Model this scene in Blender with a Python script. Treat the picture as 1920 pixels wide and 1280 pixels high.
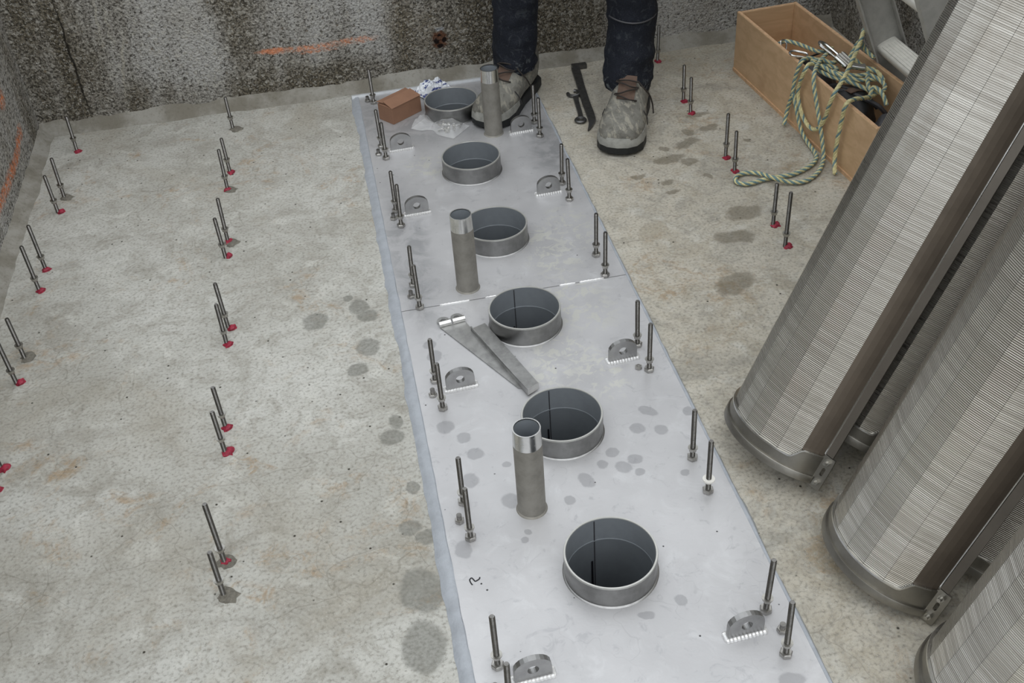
import bpy, bmesh, math, random
from mathutils import Vector, Matrix, noise

# ------------------------------------------------------------------ scene, camera, light
for o in list(bpy.data.objects):
    bpy.data.objects.remove(o, do_unlink=True)
SC = bpy.context.scene
COL = SC.collection
R = math.radians

cam_d = bpy.data.cameras.new('camera')
cam_d.sensor_fit = 'HORIZONTAL'
cam_d.sensor_width = 36.0
cam_d.lens = 2043.87 / 1920 * 36.0
cam_d.clip_start = 0.02
cam = bpy.data.objects.new('camera', cam_d)
COL.objects.link(cam)
cam.location = (-0.2982, -1.1126, 1.3854)
cam.rotation_euler = (R(51.6442), R(3.4321), R(-11.2121))
SC.camera = cam

world = bpy.data.worlds.new('overcast_sky')
SC.world = world
world.use_nodes = True
bg = world.node_tree.nodes['Background']
bg.inputs[0].default_value = (0.93, 0.97, 1.0, 1)
bg.inputs[1].default_value = 1.06

sun_d = bpy.data.lights.new('overcast_sun', 'SUN')
sun_d.energy = 1.75
sun_d.angle = R(100)
sun_d.color = (1.0, 1.0, 0.99)
sun = bpy.data.objects.new('overcast_sun', sun_d)
COL.objects.link(sun)
sun.rotation_euler = (R(22), R(14), 0)

SC.view_settings.view_transform = 'Standard'
SC.view_settings.look = 'None'
SC.view_settings.gamma = 1.0
SC.view_settings.use_curve_mapping = False
SC.view_settings.exposure = 0.0

# ------------------------------------------------------------------ helpers
def lin(c):
    c /= 255.0
    return c / 12.92 if c <= 0.04045 else ((c + 0.055) / 1.055) ** 2.4

def C(r, g, b):
    return (lin(r), lin(g), lin(b), 1.0)


class Nodes:
    """small shader-graph helper"""
    def __init__(self, name):
        self.m = bpy.data.materials.new(name)
        self.m.use_nodes = True
        self.t = self.m.node_tree
        self.b = self.t.nodes['Principled BSDF']
        self._co = None

    def n(self, typ, **kw):
        nd = self.t.nodes.new(typ)
        for k, v in kw.items():
            setattr(nd, k, v)
        return nd

    def put(self, sock, v):
        if isinstance(v, bpy.types.NodeSocket):
            self.t.links.new(v, sock)
        else:
            sock.default_value = v

    def co(self):
        if self._co is None:
            self._co = self.n('ShaderNodeTexCoord').outputs['Object']
        return self._co

    def math(self, op, a, b=None, c=None, clamp=False):
        nd = self.n('ShaderNodeMath', operation=op, use_clamp=clamp)
        self.put(nd.inputs[0], a)
        if b is not None:
            self.put(nd.inputs[1], b)
        if c is not None:
            self.put(nd.inputs[2], c)
        return nd.outputs[0]

    def vmath(self, op, a, b=None):
        nd = self.n('ShaderNodeVectorMath', operation=op)
        self.put(nd.inputs[0], a)
        if b is not None:
            if op == 'SCALE':
                self.put(nd.inputs['Scale'], b)
            else:
                self.put(nd.inputs[1], b)
        return nd.outputs['Value'] if op in ('LENGTH', 'DISTANCE', 'DOT_PRODUCT') else nd.outputs[0]

    def noise(self, scale, detail=4, rough=0.55, vec=None, dist=0.0, color=False):
        nd = self.n('ShaderNodeTexNoise')
        self.put(nd.inputs['Vector'], self.co() if vec is None else vec)
        nd.inputs['Scale'].default_value = scale
        nd.inputs['Detail'].default_value = detail
        nd.inputs['Roughness'].default_value = rough
        nd.inputs['Distortion'].default_value = dist
        return nd.outputs['Color' if color else 'Fac']

    def voro(self, scale, vec=None, feature='F1', out='Distance', rnd=1.0):
        nd = self.n('ShaderNodeTexVoronoi', feature=feature)
        self.put(nd.inputs['Vector'], self.co() if vec is None else vec)
        nd.inputs['Scale'].default_value = scale
        nd.inputs['Randomness'].default_value = rnd
        return nd.outputs[out]

    def ramp(self, f, a, b, lo=0.0, hi=1.0):
        nd = self.n('ShaderNodeMapRange', interpolation_type='SMOOTHSTEP')
        self.put(nd.inputs[0], f)
        for i, v in enumerate((a, b, lo, hi)):
            nd.inputs[i + 1].default_value = v
        return nd.outputs[0]

    def mix(self, f, a, b, blend='MIX'):
        nd = self.n('ShaderNodeMix', data_type='RGBA', blend_type=blend)
        self.put(nd.inputs[0], f)
        self.put(nd.inputs[6], a)
        self.put(nd.inputs[7], b)
        return nd.outputs[2]

    def scaled(self, sx, sy, sz, vec=None):
        return self.vmath('MULTIPLY', self.co() if vec is None else vec, (sx, sy, sz))

    def sep(self, vec=None):
        nd = self.n('ShaderNodeSeparateXYZ')
        self.put(nd.inputs[0], self.co() if vec is None else vec)
        return nd.outputs

    def warp(self, scale, amount):
        nz = self.vmath('SUBTRACT', self.noise(scale, 3, color=True), (0.5, 0.5, 0.5))
        return self.vmath('ADD', self.co(), self.vmath('SCALE', nz, amount))

    def blots(self, items, vec, soft=0.25, axes='xy'):
        """max of soft ellipses: (c1, c2, r1, r2, rot_deg)"""
        acc = None
        for (a, b, ra, rb, rot) in items:
            mp = self.n('ShaderNodeMapping', vector_type='TEXTURE')
            self.put(mp.inputs[0], vec)
            if axes == 'xy':
                mp.inputs[1].default_value = (a, b, 0); mp.inputs[2].default_value = (0, 0, R(rot)); mp.inputs[3].default_value = (ra, rb, 1e3)
            elif axes == 'xz':
                mp.inputs[1].default_value = (a, 0, b); mp.inputs[2].default_value = (0, -R(rot), 0); mp.inputs[3].default_value = (ra, 1e3, rb)
            else:
                mp.inputs[1].default_value = (0, a, b); mp.inputs[2].default_value = (R(rot), 0, 0); mp.inputs[3].default_value = (1e3, ra, rb)
            ln = self.vmath('LENGTH', mp.outputs[0])
            f = self.ramp(ln, 1.0 - soft, 1.0 + soft, 1.0, 0.0)
            acc = f if acc is None else self.math('MAXIMUM', acc, f)
        return acc

    def bump(self, h, strength=0.5, dist=0.002):
        nd = self.n('ShaderNodeBump')
        nd.inputs['Strength'].default_value = strength
        nd.inputs['Distance'].default_value = dist
        self.put(nd.inputs['Height'], h)
        self.t.links.new(nd.outputs[0], self.b.inputs['Normal'])

    def done(self, color, rough=0.6, metal=0.0, spec=None):
        self.put(self.b.inputs['Base Color'], color)
        self.put(self.b.inputs['Roughness'], rough)
        self.put(self.b.inputs['Metallic'], metal)
        if spec is not None:
            self.b.inputs['Specular IOR Level'].default_value = spec
        return self.m


def metal(name, col, rough=0.35, met=1.0, vary=0.25, scale=60):
    m = Nodes(name)
    nz = m.noise(scale, 5, 0.6)
    dark = tuple(v * (1 - vary) for v in col[:3]) + (1,)
    c = m.mix(m.ramp(nz, 0.35, 0.7), col, dark)
    r = m.math('MULTIPLY_ADD', nz, 0.3, rough - 0.12)
    m.bump(m.noise(scale * 6, 3), 0.15, 0.0006)
    return m.done(c, r, met)


def plain(name, col, rough=0.6, vary=0.2, scale=50, bump=0.25, bd=0.001):
    m = Nodes(name)
    nz = m.noise(scale, 5, 0.6)
    dark = tuple(v * (1 - vary) for v in col[:3]) + (1,)
    c = m.mix(m.ramp(nz, 0.3, 0.7), col, dark)
    m.bump(m.noise(scale * 5, 3), bump, bd)
    return m.done(c, rough)


class MB:
    """mesh builder: collects geometry and links it as ONE object"""
    def __init__(self):
        self.v, self.f, self.s = [], [], []

    def add(self, vs, fs, smooth=False):
        o = len(self.v)
        self.v += [tuple(x) for x in vs]
        self.f += [tuple(i + o for i in q) for q in fs]
        self.s += [smooth] * len(fs)
        return self

    def box(self, x0, x1, y0, y1, z0, z1, mat=None):
        vs = [Vector((x, y, z)) for z in (z0, z1) for y in (y0, y1) for x in (x0, x1)]
        if mat is not None:
            vs = [mat @ p for p in vs]
        return self.add(vs, [(0, 2, 3, 1), (4, 5, 7, 6), (0, 1, 5, 4), (2, 6, 7, 3), (0, 4, 6, 2), (1, 3, 7, 5)])

    def cyl(self, p0, p1, r0, r1=None, n=16, caps=True, smooth=True):
        p0, p1 = Vector(p0), Vector(p1)
        r1 = r0 if r1 is None else r1
        d = (p1 - p0).normalized()
        u = d.orthogonal().normalized()
        w = d.cross(u)
        vs = []
        for p, r in ((p0, r0), (p1, r1)):
            for i in range(n):
                a = 2 * math.pi * i / n
                vs.append(p + (u * math.cos(a) + w * math.sin(a)) * r)
        self.add(vs, [(i, (i + 1) % n, n + (i + 1) % n, n + i) for i in range(n)], smooth)
        if caps:
            self.add(vs, [tuple(range(n - 1, -1, -1)), tuple(range(n, 2 * n))], False)
        return self

    def lathe(self, prof, n=32, c=(0, 0, 0), smooth=True, closed=True):
        """profile of (r, z) points turned about z"""
        vs = [(c[0] + r * math.cos(2 * math.pi * i / n), c[1] + r * math.sin(2 * math.pi * i / n), c[2] + z) for (r, z) in prof for i in range(n)]
        m = len(prof)
        fs = []
        for j in range(m if closed else m - 1):
            k = (j + 1) % m
            for i in range(n):
                i2 = (i + 1) % n
                fs.append((j * n + i, j * n + i2, k * n + i2, k * n + i))
        return self.add(vs, fs, smooth)

    def prism(self, poly, z0, z1, mat=None, smooth=False):
        n = len(poly)
        vs = [Vector((x, y, z0)) for x, y in poly] + [Vector((x, y, z1)) for x, y in poly]
        if mat is not None:
            vs = [mat @ p for p in vs]
        self.add(vs, [tuple(range(n - 1, -1, -1)), tuple(range(n, 2 * n))])
        return self.add(vs, [(i, (i + 1) % n, n + (i + 1) % n, n + i) for i in range(n)], smooth)

    def loft(self, rings, cap=True, smooth=True):
        n = len(rings[0])
        vs = [p for rg in rings for p in rg]
        fs = [(j * n + i, j * n + (i + 1) % n, (j + 1) * n + (i + 1) % n, (j + 1) * n + i) for j in range(len(rings) - 1) for i in range(n)]
        if cap:
            fs += [tuple(range(n - 1, -1, -1)), tuple((len(rings) - 1) * n + i for i in range(n))]
        return self.add(vs, fs, smooth)

    def tube(self, path, r, n=8, cap=True, rad=None):
        path = [Vector(p) for p in path]
        rings = []
        u = None
        for i, p in enumerate(path):
            d = (path[min(i + 1, len(path) - 1)] - path[max(i - 1, 0)]).normalized()
            u = d.orthogonal().normalized() if u is None else (u - d * u.dot(d)).normalized()
            w = d.cross(u)
            rr = r if rad is None else rad[i]
            rings.append([p + (u * math.cos(2 * math.pi * k / n) + w * math.sin(2 * math.pi * k / n)) * rr for k in range(n)])
        return self.loft(rings, cap)

    def mesh(self, name, mat=None):
        me = bpy.data.meshes.new(name)
        me.from_pydata(self.v, [], self.f)
        me.polygons.foreach_set('use_smooth', self.s)
        me.update()
        if any(self.s):
            me.set_sharp_from_angle(angle=R(38))
        if mat is not None:
            me.materials.append(mat)
        return me

    def build(self, name, mat, parent=None, fix=True):
        me = self.mesh(name, mat)
        if fix:
            bm = bmesh.new()
            bm.from_mesh(me)
            bmesh.ops.recalc_face_normals(bm, faces=bm.faces)
            bm.to_mesh(me)
            bm.free()
        return link(name, me, parent)


def link(name, me, parent=None):
    o = bpy.data.objects.new(name, me)
    COL.objects.link(o)
    o.parent = parent
    return o


def empty(name, loc=(0, 0, 0), rot=(0, 0, 0)):
    o = bpy.data.objects.new(name, None)
    COL.objects.link(o)
    o.empty_display_size = 0.05
    o.location = loc
    o.rotation_euler = rot
    return o


def tag(o, label=None, cat=None, group=None, kind=None):
    if label: o['label'] = label
    if cat: o['category'] = cat
    if group: o['group'] = group
    if kind: o['kind'] = kind
    return o


def smooth_path(pts, sub=8, closed=False):
    P = [Vector(p) for p in pts]
    out = []
    n = len(P)
    for i in range(n - 1):
        a, b, c, d = P[max(i - 1, 0)], P[i], P[i + 1], P[min(i + 2, n - 1)]
        for k in range(sub):
            t = k / sub
            out.append(0.5 * ((2 * b) + (c - a) * t + (2 * a - 5 * b + 4 * c - d) * t * t + (3 * b - a - 3 * c + d) * t ** 3))
    out.append(P[-1])
    return out


def resample(path, step):
    out = [path[0]]
    acc = 0.0
    for a, b in zip(path, path[1:]):
        L = (b - a).length
        while acc + L >= step:
            t = (step - acc) / L
            a = a.lerp(b, t)
            out.append(a.copy())
            L = (b - a).length
            acc = 0.0
        acc += L
    out.append(path[-1])
    return out


FZ = -0.006          # concrete floor level; top of the steel plate is z = 0
S = 0.3367           # spacing of the collars
RC = 0.075           # collar radius

# ------------------------------------------------------------------ materials of the setting
def mat_floor():
    m = Nodes('worn_concrete_floor')
    big = m.noise(2.3, 6, 0.6)
    mid = m.noise(14, 6, 0.65, dist=0.6)
    fine = m.noise(160, 4, 0.7)
    x = m.sep()[0]
    c = m.mix(m.ramp(big, 0.32, 0.68), C(188, 188, 183), C(164, 163, 156))
    c = m.mix(m.ramp(x, 0.1, 0.3, 0.0, 0.75), c, C(186, 179, 164))
    # trowel swirls and grime
    sw = m.noise(5.0, 7, 0.72, vec=m.scaled(1.0, 1.35, 1.0, m.warp(3, 0.35)), dist=0.9)
    c = m.mix(m.ramp(sw, 0.46, 0.70, 0, 0.8), c, C(142, 139, 130))
    c = m.mix(m.ramp(m.noise(20, 7, 0.8, dist=0.7), 0.47, 0.66, 0, 0.7), c, C(146, 143, 134))
    c = m.mix(m.ramp(mid, 0.5, 0.72, 0, 0.5), c, C(202, 202, 196))
    c = m.mix(m.ramp(m.noise(1.7, 5, 0.6, dist=0.8), 0.52, 0.7, 0, 0.55), c, C(150, 144, 130))
    # ochre rust smears
    och = m.math('MULTIPLY', m.ramp(m.noise(4.2, 6, 0.7, dist=1.2), 0.52, 0.66), m.ramp(m.noise(30, 5, 0.7, dist=1.0), 0.42, 0.62))
    c = m.mix(m.math('MULTIPLY', och, 0.6), c, C(148, 120, 82))
    rm = m.math('MULTIPLY', m.ramp(x, 0.22, 0.34), m.ramp(m.noise(8.5, 7, 0.75, dist=0.8), 0.46, 0.64, 0, 0.5))
    c = m.mix(rm, c, C(146, 137, 118))
    # hairline scratches, long thin marks
    sc = m.voro(7.0, vec=m.warp(4, 0.25), feature='DISTANCE_TO_EDGE')
    c = m.mix(m.math('MULTIPLY', m.ramp(sc, 0.0, 0.012, 1, 0), m.ramp(big, 0.45, 0.6, 0, 0.35)), c, C(98, 92, 80))
    # fine speckle and pores
    c = m.mix(m.ramp(fine, 0.46, 0.72, 0, 0.75), c, C(104, 101, 92))
    c = m.mix(m.ramp(m.noise(320, 2, 0.5), 0.55, 0.75, 0, 0.35), c, C(214, 212, 205))
    po = m.voro(38)
    pg = m.voro(38, out='Color')
    c = m.mix(m.math('MULTIPLY', m.ramp(po, 0.05, 0.12, 1, 0), m.ramp(m.sep(pg)[0], 0.62, 0.66)), c, C(58, 55, 48))
    # damp blots left of the plate and a damp boot print right of it
    wv = m.warp(28, 0.022)
    wet = [(-0.434, 0.812, .027, .03, 0), (-0.338, 0.841, .022, .026, 0), (-0.32, 0.803, .022, .02, 20), (-0.33, 0.693, .024, .03, 0), (-0.356, 0.625, .022, .02, 10),
           (-0.304, 0.037, .036, .046, 12), (-0.314, -0.069, .034, .048, 0), (-0.305, 0.176, .02, .018, 0), (-0.28, 0.15, .016, .016, 0), (-0.3, 0.45, .014, .02, 0),
           (-0.311, 0.408, .022, .024, 0), (-0.36, 0.878, .011, .012, 0), (-0.29, 0.27, .012, .016, 0)]
    c = m.mix(m.math('MULTIPLY', m.blots(wet, wv, 0.16), m.ramp(fine, 0.3, 0.6, 0.55, 0.7)), c, C(112, 112, 106))
    foot = [(0.50, 1.262, .042, .02, 8), (0.593, 1.385, .014, .02, 0), (0.655, 1.395, .026, .016, 20), (0.46, 1.15, .015, .012, 0), (0.57, 1.33, .04, .018, 30),
            (0.568, 1.151, .012, .012, 0), (0.505, 1.318, .016, .012, 0), (0.46, 1.105, .016, .01, 0), (0.59, 0.965, .045, .03, 10), (0.53, 0.872, .05, .024, -10),
            (0.65, 1.475, .03, .012, 10), (0.545, 1.235, .02, .02, 40), (0.72, 1.30, .012, .008, 0), (0.47, 0.70, .05, .03, 30), (0.40, 1.20, .02, .01, 0)]
    c = m.mix(m.math('MULTIPLY', m.blots(foot, m.warp(40, 0.03), 0.22), 0.6), c, C(104, 97, 82))
    h = m.math('ADD', m.math('MULTIPLY', fine, 0.5), m.math('MULTIPLY', mid, 1.2))
    m.bump(h, 0.5, 0.004)
    return m.done(c, 0.88, 0, 0.3)


def mat_wall(name, back):
    m = Nodes(name)
    st = m.scaled(1, 1, 0.3)
    streak = m.noise(5.5, 5, 0.65, vec=m.scaled(1, 1, 0.16), dist=0.3)
    big = m.noise(2.6, 4, 0.55)
    grit = m.noise(95, 4, 0.75)
    v1 = m.voro(150)
    peb = m.voro(120, out='Color')
    g2 = m.noise(125, 6, 0.75, dist=0.4)
    g3 = m.noise(60, 5, 0.7)
    zone = streak
    if back:
        zl = m.blots([(-0.74, 0.25, .17, .40, 0), (-0.36, 0.26, .10, .16, 0), (-0.20, 0.30, .06, .2, 0), (0.85, 0.2, .35, .3, 0)], m.warp(6, 0.12), 0.6, 'xz')
        zd = m.blots([(-1.06, 0.2, .12, .35, 0), (0.25, 0.12, .24, .3, 0), (-0.5, 0.04, .5, .05, 0), (-0.56, 0.3, .045, .2, 0)], m.warp(6, 0.12), 0.6, 'xz')
        zone = m.math('ADD', m.math('MULTIPLY_ADD', zl, 0.20, streak), m.math('MULTIPLY', zd, -0.14))
    c = m.mix(m.ramp(zone, 0.30, 0.74), C(118, 111, 96), C(180, 179, 176))
    c = m.mix(m.ramp(big, 0.5, 0.72, 0, 0.5), c, C(112, 100, 76))
    thr = m.math('ADD', g2, m.math('MULTIPLY_ADD', zone, -0.18, 0.10))
    c = m.mix(m.ramp(thr, 0.48, 0.58, 0, 0.88), c, C(56, 52, 45))
    c = m.mix(m.ramp(m.noise(190, 4, 0.7), 0.55, 0.66, 0, 0.75), c, C(196, 194, 187))
    c = m.mix(m.ramp(g3, 0.56, 0.70, 0, 0.5), c, C(64, 60, 51))
    c = m.mix(m.ramp(m.sep(peb)[0], 0.78, 0.98, 0, 0.5), c, C(188, 185, 176))
    c = m.mix(m.ramp(m.noise(60, 3, 0.6), 0.62, 0.75, 0, 0.35), c, C(130, 108, 74))
    if back:
        # sprayed orange line, rust patch
        wv = m.warp(55, 0.016)
        sp = m.blots([(-0.455, 0.146, .05, .008, -3), (-0.36, 0.142, .07, .008, 0), (-0.27, 0.144, .07, .009, 4), (-0.215, 0.146, .04, .009, 0), (-0.34, 0.129, .05, .004, 0)], wv, 0.55, 'xz')
        c = m.mix(m.math('MULTIPLY', sp, m.ramp(grit, 0.36, 0.58, 0.9, 0.15)), c, C(226, 152, 114))
        sp2 = m.blots([(-0.47, 0.146, .032, .009, -3)], wv, 0.4, 'xz')
        c = m.mix(m.math('MULTIPLY', sp2, 0.5), c, C(230, 140, 92))
        ru = m.blots([(0.012, 0.116, .022, .022, 0), (0.012, 0.102, .02, .013, 0)], m.warp(90, 0.02), 0.3, 'xz')
        c = m.mix(m.math('MULTIPLY', ru, 0.85), c, C(92, 52, 28))
        ho = m.blots([(0.002, 0.108, .008, .010, 20), (0.025, 0.112, .007, .008, 0), (0.012, 0.094, .010, .006, 0), (0.012, 0.126, .006, .004, 0)], m.warp(120, 0.012), 0.3, 'xz')
        c = m.mix(ho, c, C(24, 14, 10))
        wh = m.blots([(0.014, 0.145, .012, .006, 0)], m.warp(90, 0.012), 0.4, 'xz')
        c = m.mix(m.math('MULTIPLY', wh, 0.7), c, C(168, 172, 176))
        # pale crack lines running down towards the corner
        cr = m.blots([(-0.915, 0.29, .003, .08, -4), (-0.88, 0.17, .003, .10, -12), (-0.89, 0.29, .002, .08, 0)], m.warp(35, 0.03), 0.5, 'xz')
        c = m.mix(m.math('MULTIPLY', cr, 0.7), c, C(176, 172, 160))
        dk = m.blots([(-1.01, 0.20, .003, .18, 0)], m.warp(30, 0.016), 0.5, 'xz')
        c = m.mix(m.math('MULTIPLY', dk, 0.9), c, C(28, 25, 20))
    elif back is False:
        wv = m.warp(45, 0.02)
        sp = m.blots([(1.735, 0.098, .03, .016, 0), (1.69, 0.086, .04, .016, 15), (1.63, 0.077, .05, .015, 5), (1.57, 0.074, .05, .015, 0), (1.50, 0.075, .05, .015, 0), (1.43, 0.076, .05, .015, 0), (1.36, 0.076, .05, .015, 0), (1.69, 0.215, .03, .022, 0)], wv, 0.5, 'yz')
        c = m.mix(m.math('MULTIPLY', sp, m.ramp(grit, 0.36, 0.58, 1.0, 0.2)), c, C(214, 120, 66))
    h = m.math('ADD', m.math('MULTIPLY', v1, 0.9), m.math('MULTIPLY', grit, 1.6))
    m.bump(h, 0.9, 0.006)
    return m.done(c, 0.92, 0, 0.25)


def mat_fillet():
    m = Nodes('cement_fillet')
    nz = m.noise(9, 6, 0.65)
    fine = m.noise(120, 4, 0.7)
    c = m.mix(m.ramp(nz, 0.35, 0.65), C(150, 148, 141), C(120, 116, 106))
    c = m.mix(m.ramp(fine, 0.5, 0.75, 0, 0.5), c, C(92, 88, 78))
    m.bump(m.math('ADD', fine, m.math('MULTIPLY', nz, 2.0)), 0.5, 0.004)
    return m.done(c, 0.9, 0, 0.25)


def mat_plate():
    m = Nodes('dull_steel_plate')
    big = m.noise(3.0, 5, 0.6)
    mid = m.noise(16, 6, 0.65, dist=0.8)
    fine = m.noise(220, 3, 0.6)
    c = m.mix(m.ramp(big, 0.3, 0.7), C(202, 202, 204), C(186, 186, 188))
    c = m.mix(m.ramp(mid, 0.5, 0.72, 0, 0.4), c, C(216, 217, 219))
    c = m.mix(m.ramp(m.noise(26, 5, 0.7, dist=1.5), 0.56, 0.7, 0, 0.35), c, C(150, 151, 156))
    # scuffs
    sc = m.voro(5.0, vec=m.warp(6, 0.3), feature='DISTANCE_TO_EDGE')
    c = m.mix(m.math('MULTIPLY', m.ramp(sc, 0, 0.006, 1, 0), m.ramp(big, 0.45, 0.62, 0, 0.22)), c, C(140, 140, 143))
    # pale mineral smears along the middle
    cl = [(0.177, 1.0, .05, .09, 0), (0.118, 0.72, .07, .1, 20), (0.05, 0.56, .06, .06, 0), (0.115, 0.48, .05, .07, 0), (0.095, 0.98, .05, .06, 0), (-0.108, 1.40, .06, .06, 0), (0.116, 0.90, .06, .07, 0), (0.02, 0.5, .05, .05, 0)]
    cm = m.math('MULTIPLY', m.blots(cl, m.warp(12, 0.05), 0.5), m.ramp(m.noise(42, 4, 0.6, dist=0.8), 0.5, 0.58, 0, 0.85))
    c = m.mix(cm, c, C(206, 206, 200))
    # dried water spots
    wet = [(-0.127, 0.189, .017, .017, 0), (-0.21, 0.404, .017, .018, 0), (-0.181, 0.367, .014, .014, 0), (-0.167, 0.319, .016, .015, 0), (-0.187, 0.255, .014, .018, 0),
           (0.012, 0.203, .012, .02, 20), (0.074, 0.259, .012, .012, 0), (0.108, 0.233, .014, .012, 0), (0.049, 0.234, .01, .011, 0), (0.108, 0.199, .009, .009, 0),
           (0.135, 0.308, .014, .014, 0), (0.177, 0.294, .013, .013, 0), (0.084, 0.218, .013, .016, 40), (-0.028, 0.164, .01, .01, 0), (-0.117, 0.278, .008, .008, 0),
           (0.168, 0.349, .012, .02, 40), (-0.121, 0.095, .007, .007, 0), (-0.113, 0.111, .007, .007, 0), (0.24, 0.33, .01, .012, 0), (0.184, 0.179, .008, .008, 0),
           (-0.2, 0.62, .015, .02, 0), (-0.205, 0.66, .014, .014, 0), (0.03, -0.10, .014, .007, -15), (0.09, -0.085, .01, .012, 0), (0.2, -0.26, .02, .014, 0), (-0.19, -0.16, .014, .02, 0), (-0.225, 0.10, .014, .02, 0)]
    c = m.mix(m.math('MULTIPLY', m.blots(wet, m.warp(50, 0.011), 0.16), 0.45), c, C(128, 128, 132))
    # dark specks
    po = m.voro(30)
    pg = m.sep(m.voro(30, out='Color'))[0]
    c = m.mix(m.math('MULTIPLY', m.ramp(po, 0.035, 0.07, 1, 0), m.ramp(pg, 0.7, 0.74)), c, C(60, 60, 62))
    # darker mottled patches, mostly towards the far end
    dark_patch = m.math('MULTIPLY', m.blots([(0.22, 1.38, .06, .12, 0), (0.2, 1.55, .07, .12, 0), (0.0, 1.70, .3, .16, 0), (-0.2, 1.0, .05, .3, 0)], m.warp(10, 0.06), 0.6), m.ramp(mid, 0.4, 0.62, 0.2, 0.7))
    c = m.mix(dark_patch, c, C(138, 139, 142))
    m.bump(m.math('ADD', m.math('MULTIPLY', mid, 1.5), m.math('MULTIPLY', fine, 0.3)), 0.15, 0.002)
    return m.done(c, m.math('MULTIPLY_ADD', mid, 0.25, 0.34), 0.45)


def mat_wire():
    m = Nodes('wedge_wire_steel')
    st = m.scaled(5, 5, 300)
    a = m.noise(1.0, 3, 0.6, vec=st)
    blot = m.noise(5, 5, 0.6, vec=m.scaled(1, 1, 0.5))
    c = m.mix(m.ramp(a, 0.3, 0.7), C(208, 205, 198), C(182, 178, 170))
    c = m.mix(m.ramp(blot, 0.5, 0.72, 0, 0.5), c, C(132, 118, 100))
    r = m.ramp(a, 0.25, 0.75, 0.24, 0.36)
    return m.done(c, r, 1.0)


M = {
    'floor': mat_floor(), 'wall_back': mat_wall('rough_concrete_wall', True), 'wall_left': mat_wall('rough_concrete_side_wall', False), 'wall_right': mat_wall('rough_concrete_right_wall', None),
    'fillet': mat_fillet(), 'plate': mat_plate(), 'wire': mat_wire(),
    'trench': plain('dark_trench_concrete', C(84, 82, 78), 0.9),
    'steel': metal('brushed_stainless', C(146, 146, 145), 0.34, 1.0, 0.25, 30),
    'pipe': metal('stub_pipe_steel', C(152, 149, 142), 0.6, 0.5, 0.2, 35),
    'bright': metal('machined_bright_steel', C(216, 216, 214), 0.2, 1, 0.1, 80),
    'inner': metal('collar_inner_steel', C(148, 154, 160), 0.45, 0.3, 0.12, 20),
    'lug': metal('lug_plate_steel', C(168, 168, 168), 0.38, 1.0, 0.12, 60),
    'weld': metal('bright_weld_bead', C(242, 242, 242), 0.28, 0.5, 0.2, 160),
    'rod': metal('threaded_rod_steel', C(140, 138, 135), 0.28, 1, 0.3, 120),
    'nut': metal('dull_nut_steel', C(184, 182, 178), 0.36, 1, 0.3, 150),
    'washer': metal('washer_steel', C(190, 188, 182), 0.3, 1, 0.2, 150),
    'white_washer': plain('white_plastic', C(232, 230, 224), 0.5, 0.06),
    'resin': plain('crimson_anchor_resin', C(172, 40, 68), 0.5, 0.5, 140, 0.5, 0.002),
    'chip': plain('grey_chipped_concrete', C(128, 124, 114), 0.9, 0.4, 150, 0.6, 0.003),
    'sealant': plain('grey_blue_sealant', C(164, 169, 176), 0.42, 0.15, 45, 0.4, 0.002),
    'sealant_white': plain('pale_sealant', C(206, 210, 214), 0.35, 0.12, 45, 0.4, 0.002),
    'band': metal('clamp_band_steel', C(160, 157, 150), 0.36, 1, 0.25, 18),
    'strip': metal('brown_tinted_edge_steel', C(116, 106, 95), 0.42, 0.6, 0.25, 14),
    'rim': metal('cut_rim_steel', C(200, 200, 196), 0.35, 0.6, 0.1, 60), 'galv': metal('galvanised_hinge_steel', C(178, 178, 177), 0.38, 0.85, 0.3, 45), 'flange': metal('dark_flange_steel', C(112, 106, 98), 0.45, 0.6, 0.2, 14), 'ply': None, 'ply_edge': plain('plywood_edge', C(214, 176, 138), 0.7, 0.25, 90),
    'alu': plain('weathered_aluminium', C(176, 175, 170), 0.5, 0.18, 40, 0.25, 0.0015),
    'alu_bright': plain('ribbed_aluminium_rung', C(226, 224, 216), 0.5, 0.12, 60),
    'black': plain('black_webbing', C(34, 34, 36), 0.55, 0.3, 70),
    'gear_grey': plain('dark_grey_gear', C(66, 66, 70), 0.45, 0.3, 50),
    'card': plain('brown_cardboard', C(142, 106, 84), 0.75, 0.12, 25, 0.2),
    'ink_and_hole': plain('black_ink_and_hole_dark', C(22, 22, 28), 0.5, 0.1),  # marker ink, also the black of the dark tube bore and collar slot
    'tool': metal('dark_tool_steel', C(112, 112, 112), 0.4, 0.9, 0.3, 60),
    'rope_light': plain('cream_yellow_rope_strand', C(222, 214, 164), 0.8, 0.3, 140, 0.5, 0.001),
    'rope_blue': plain('blue_green_rope_strand', C(118, 148, 152), 0.8, 0.3, 140, 0.5, 0.001),
    'denim': None, 'boot': None,
    'sole': plain('black_rubber_sole', C(30, 32, 33), 0.65, 0.3, 70),
    'toe': plain('grey_toe_bumper', C(156, 156, 150), 0.7, 0.3, 60),
    'tongue': plain('brown_tongue', C(98, 78, 66), 0.75, 0.2, 60),
    'lace': plain('dark_bootlace', C(52, 46, 42), 0.8, 0.2, 120),
    'skin': plain('skin', C(196, 150, 124), 0.5, 0.08, 20),
    'jacket': plain('dark_work_jacket', C(40, 44, 54), 0.85, 0.2, 40),
    'hair': plain('dark_brown_hair', C(50, 38, 30), 0.7, 0.3, 120),
}


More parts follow.
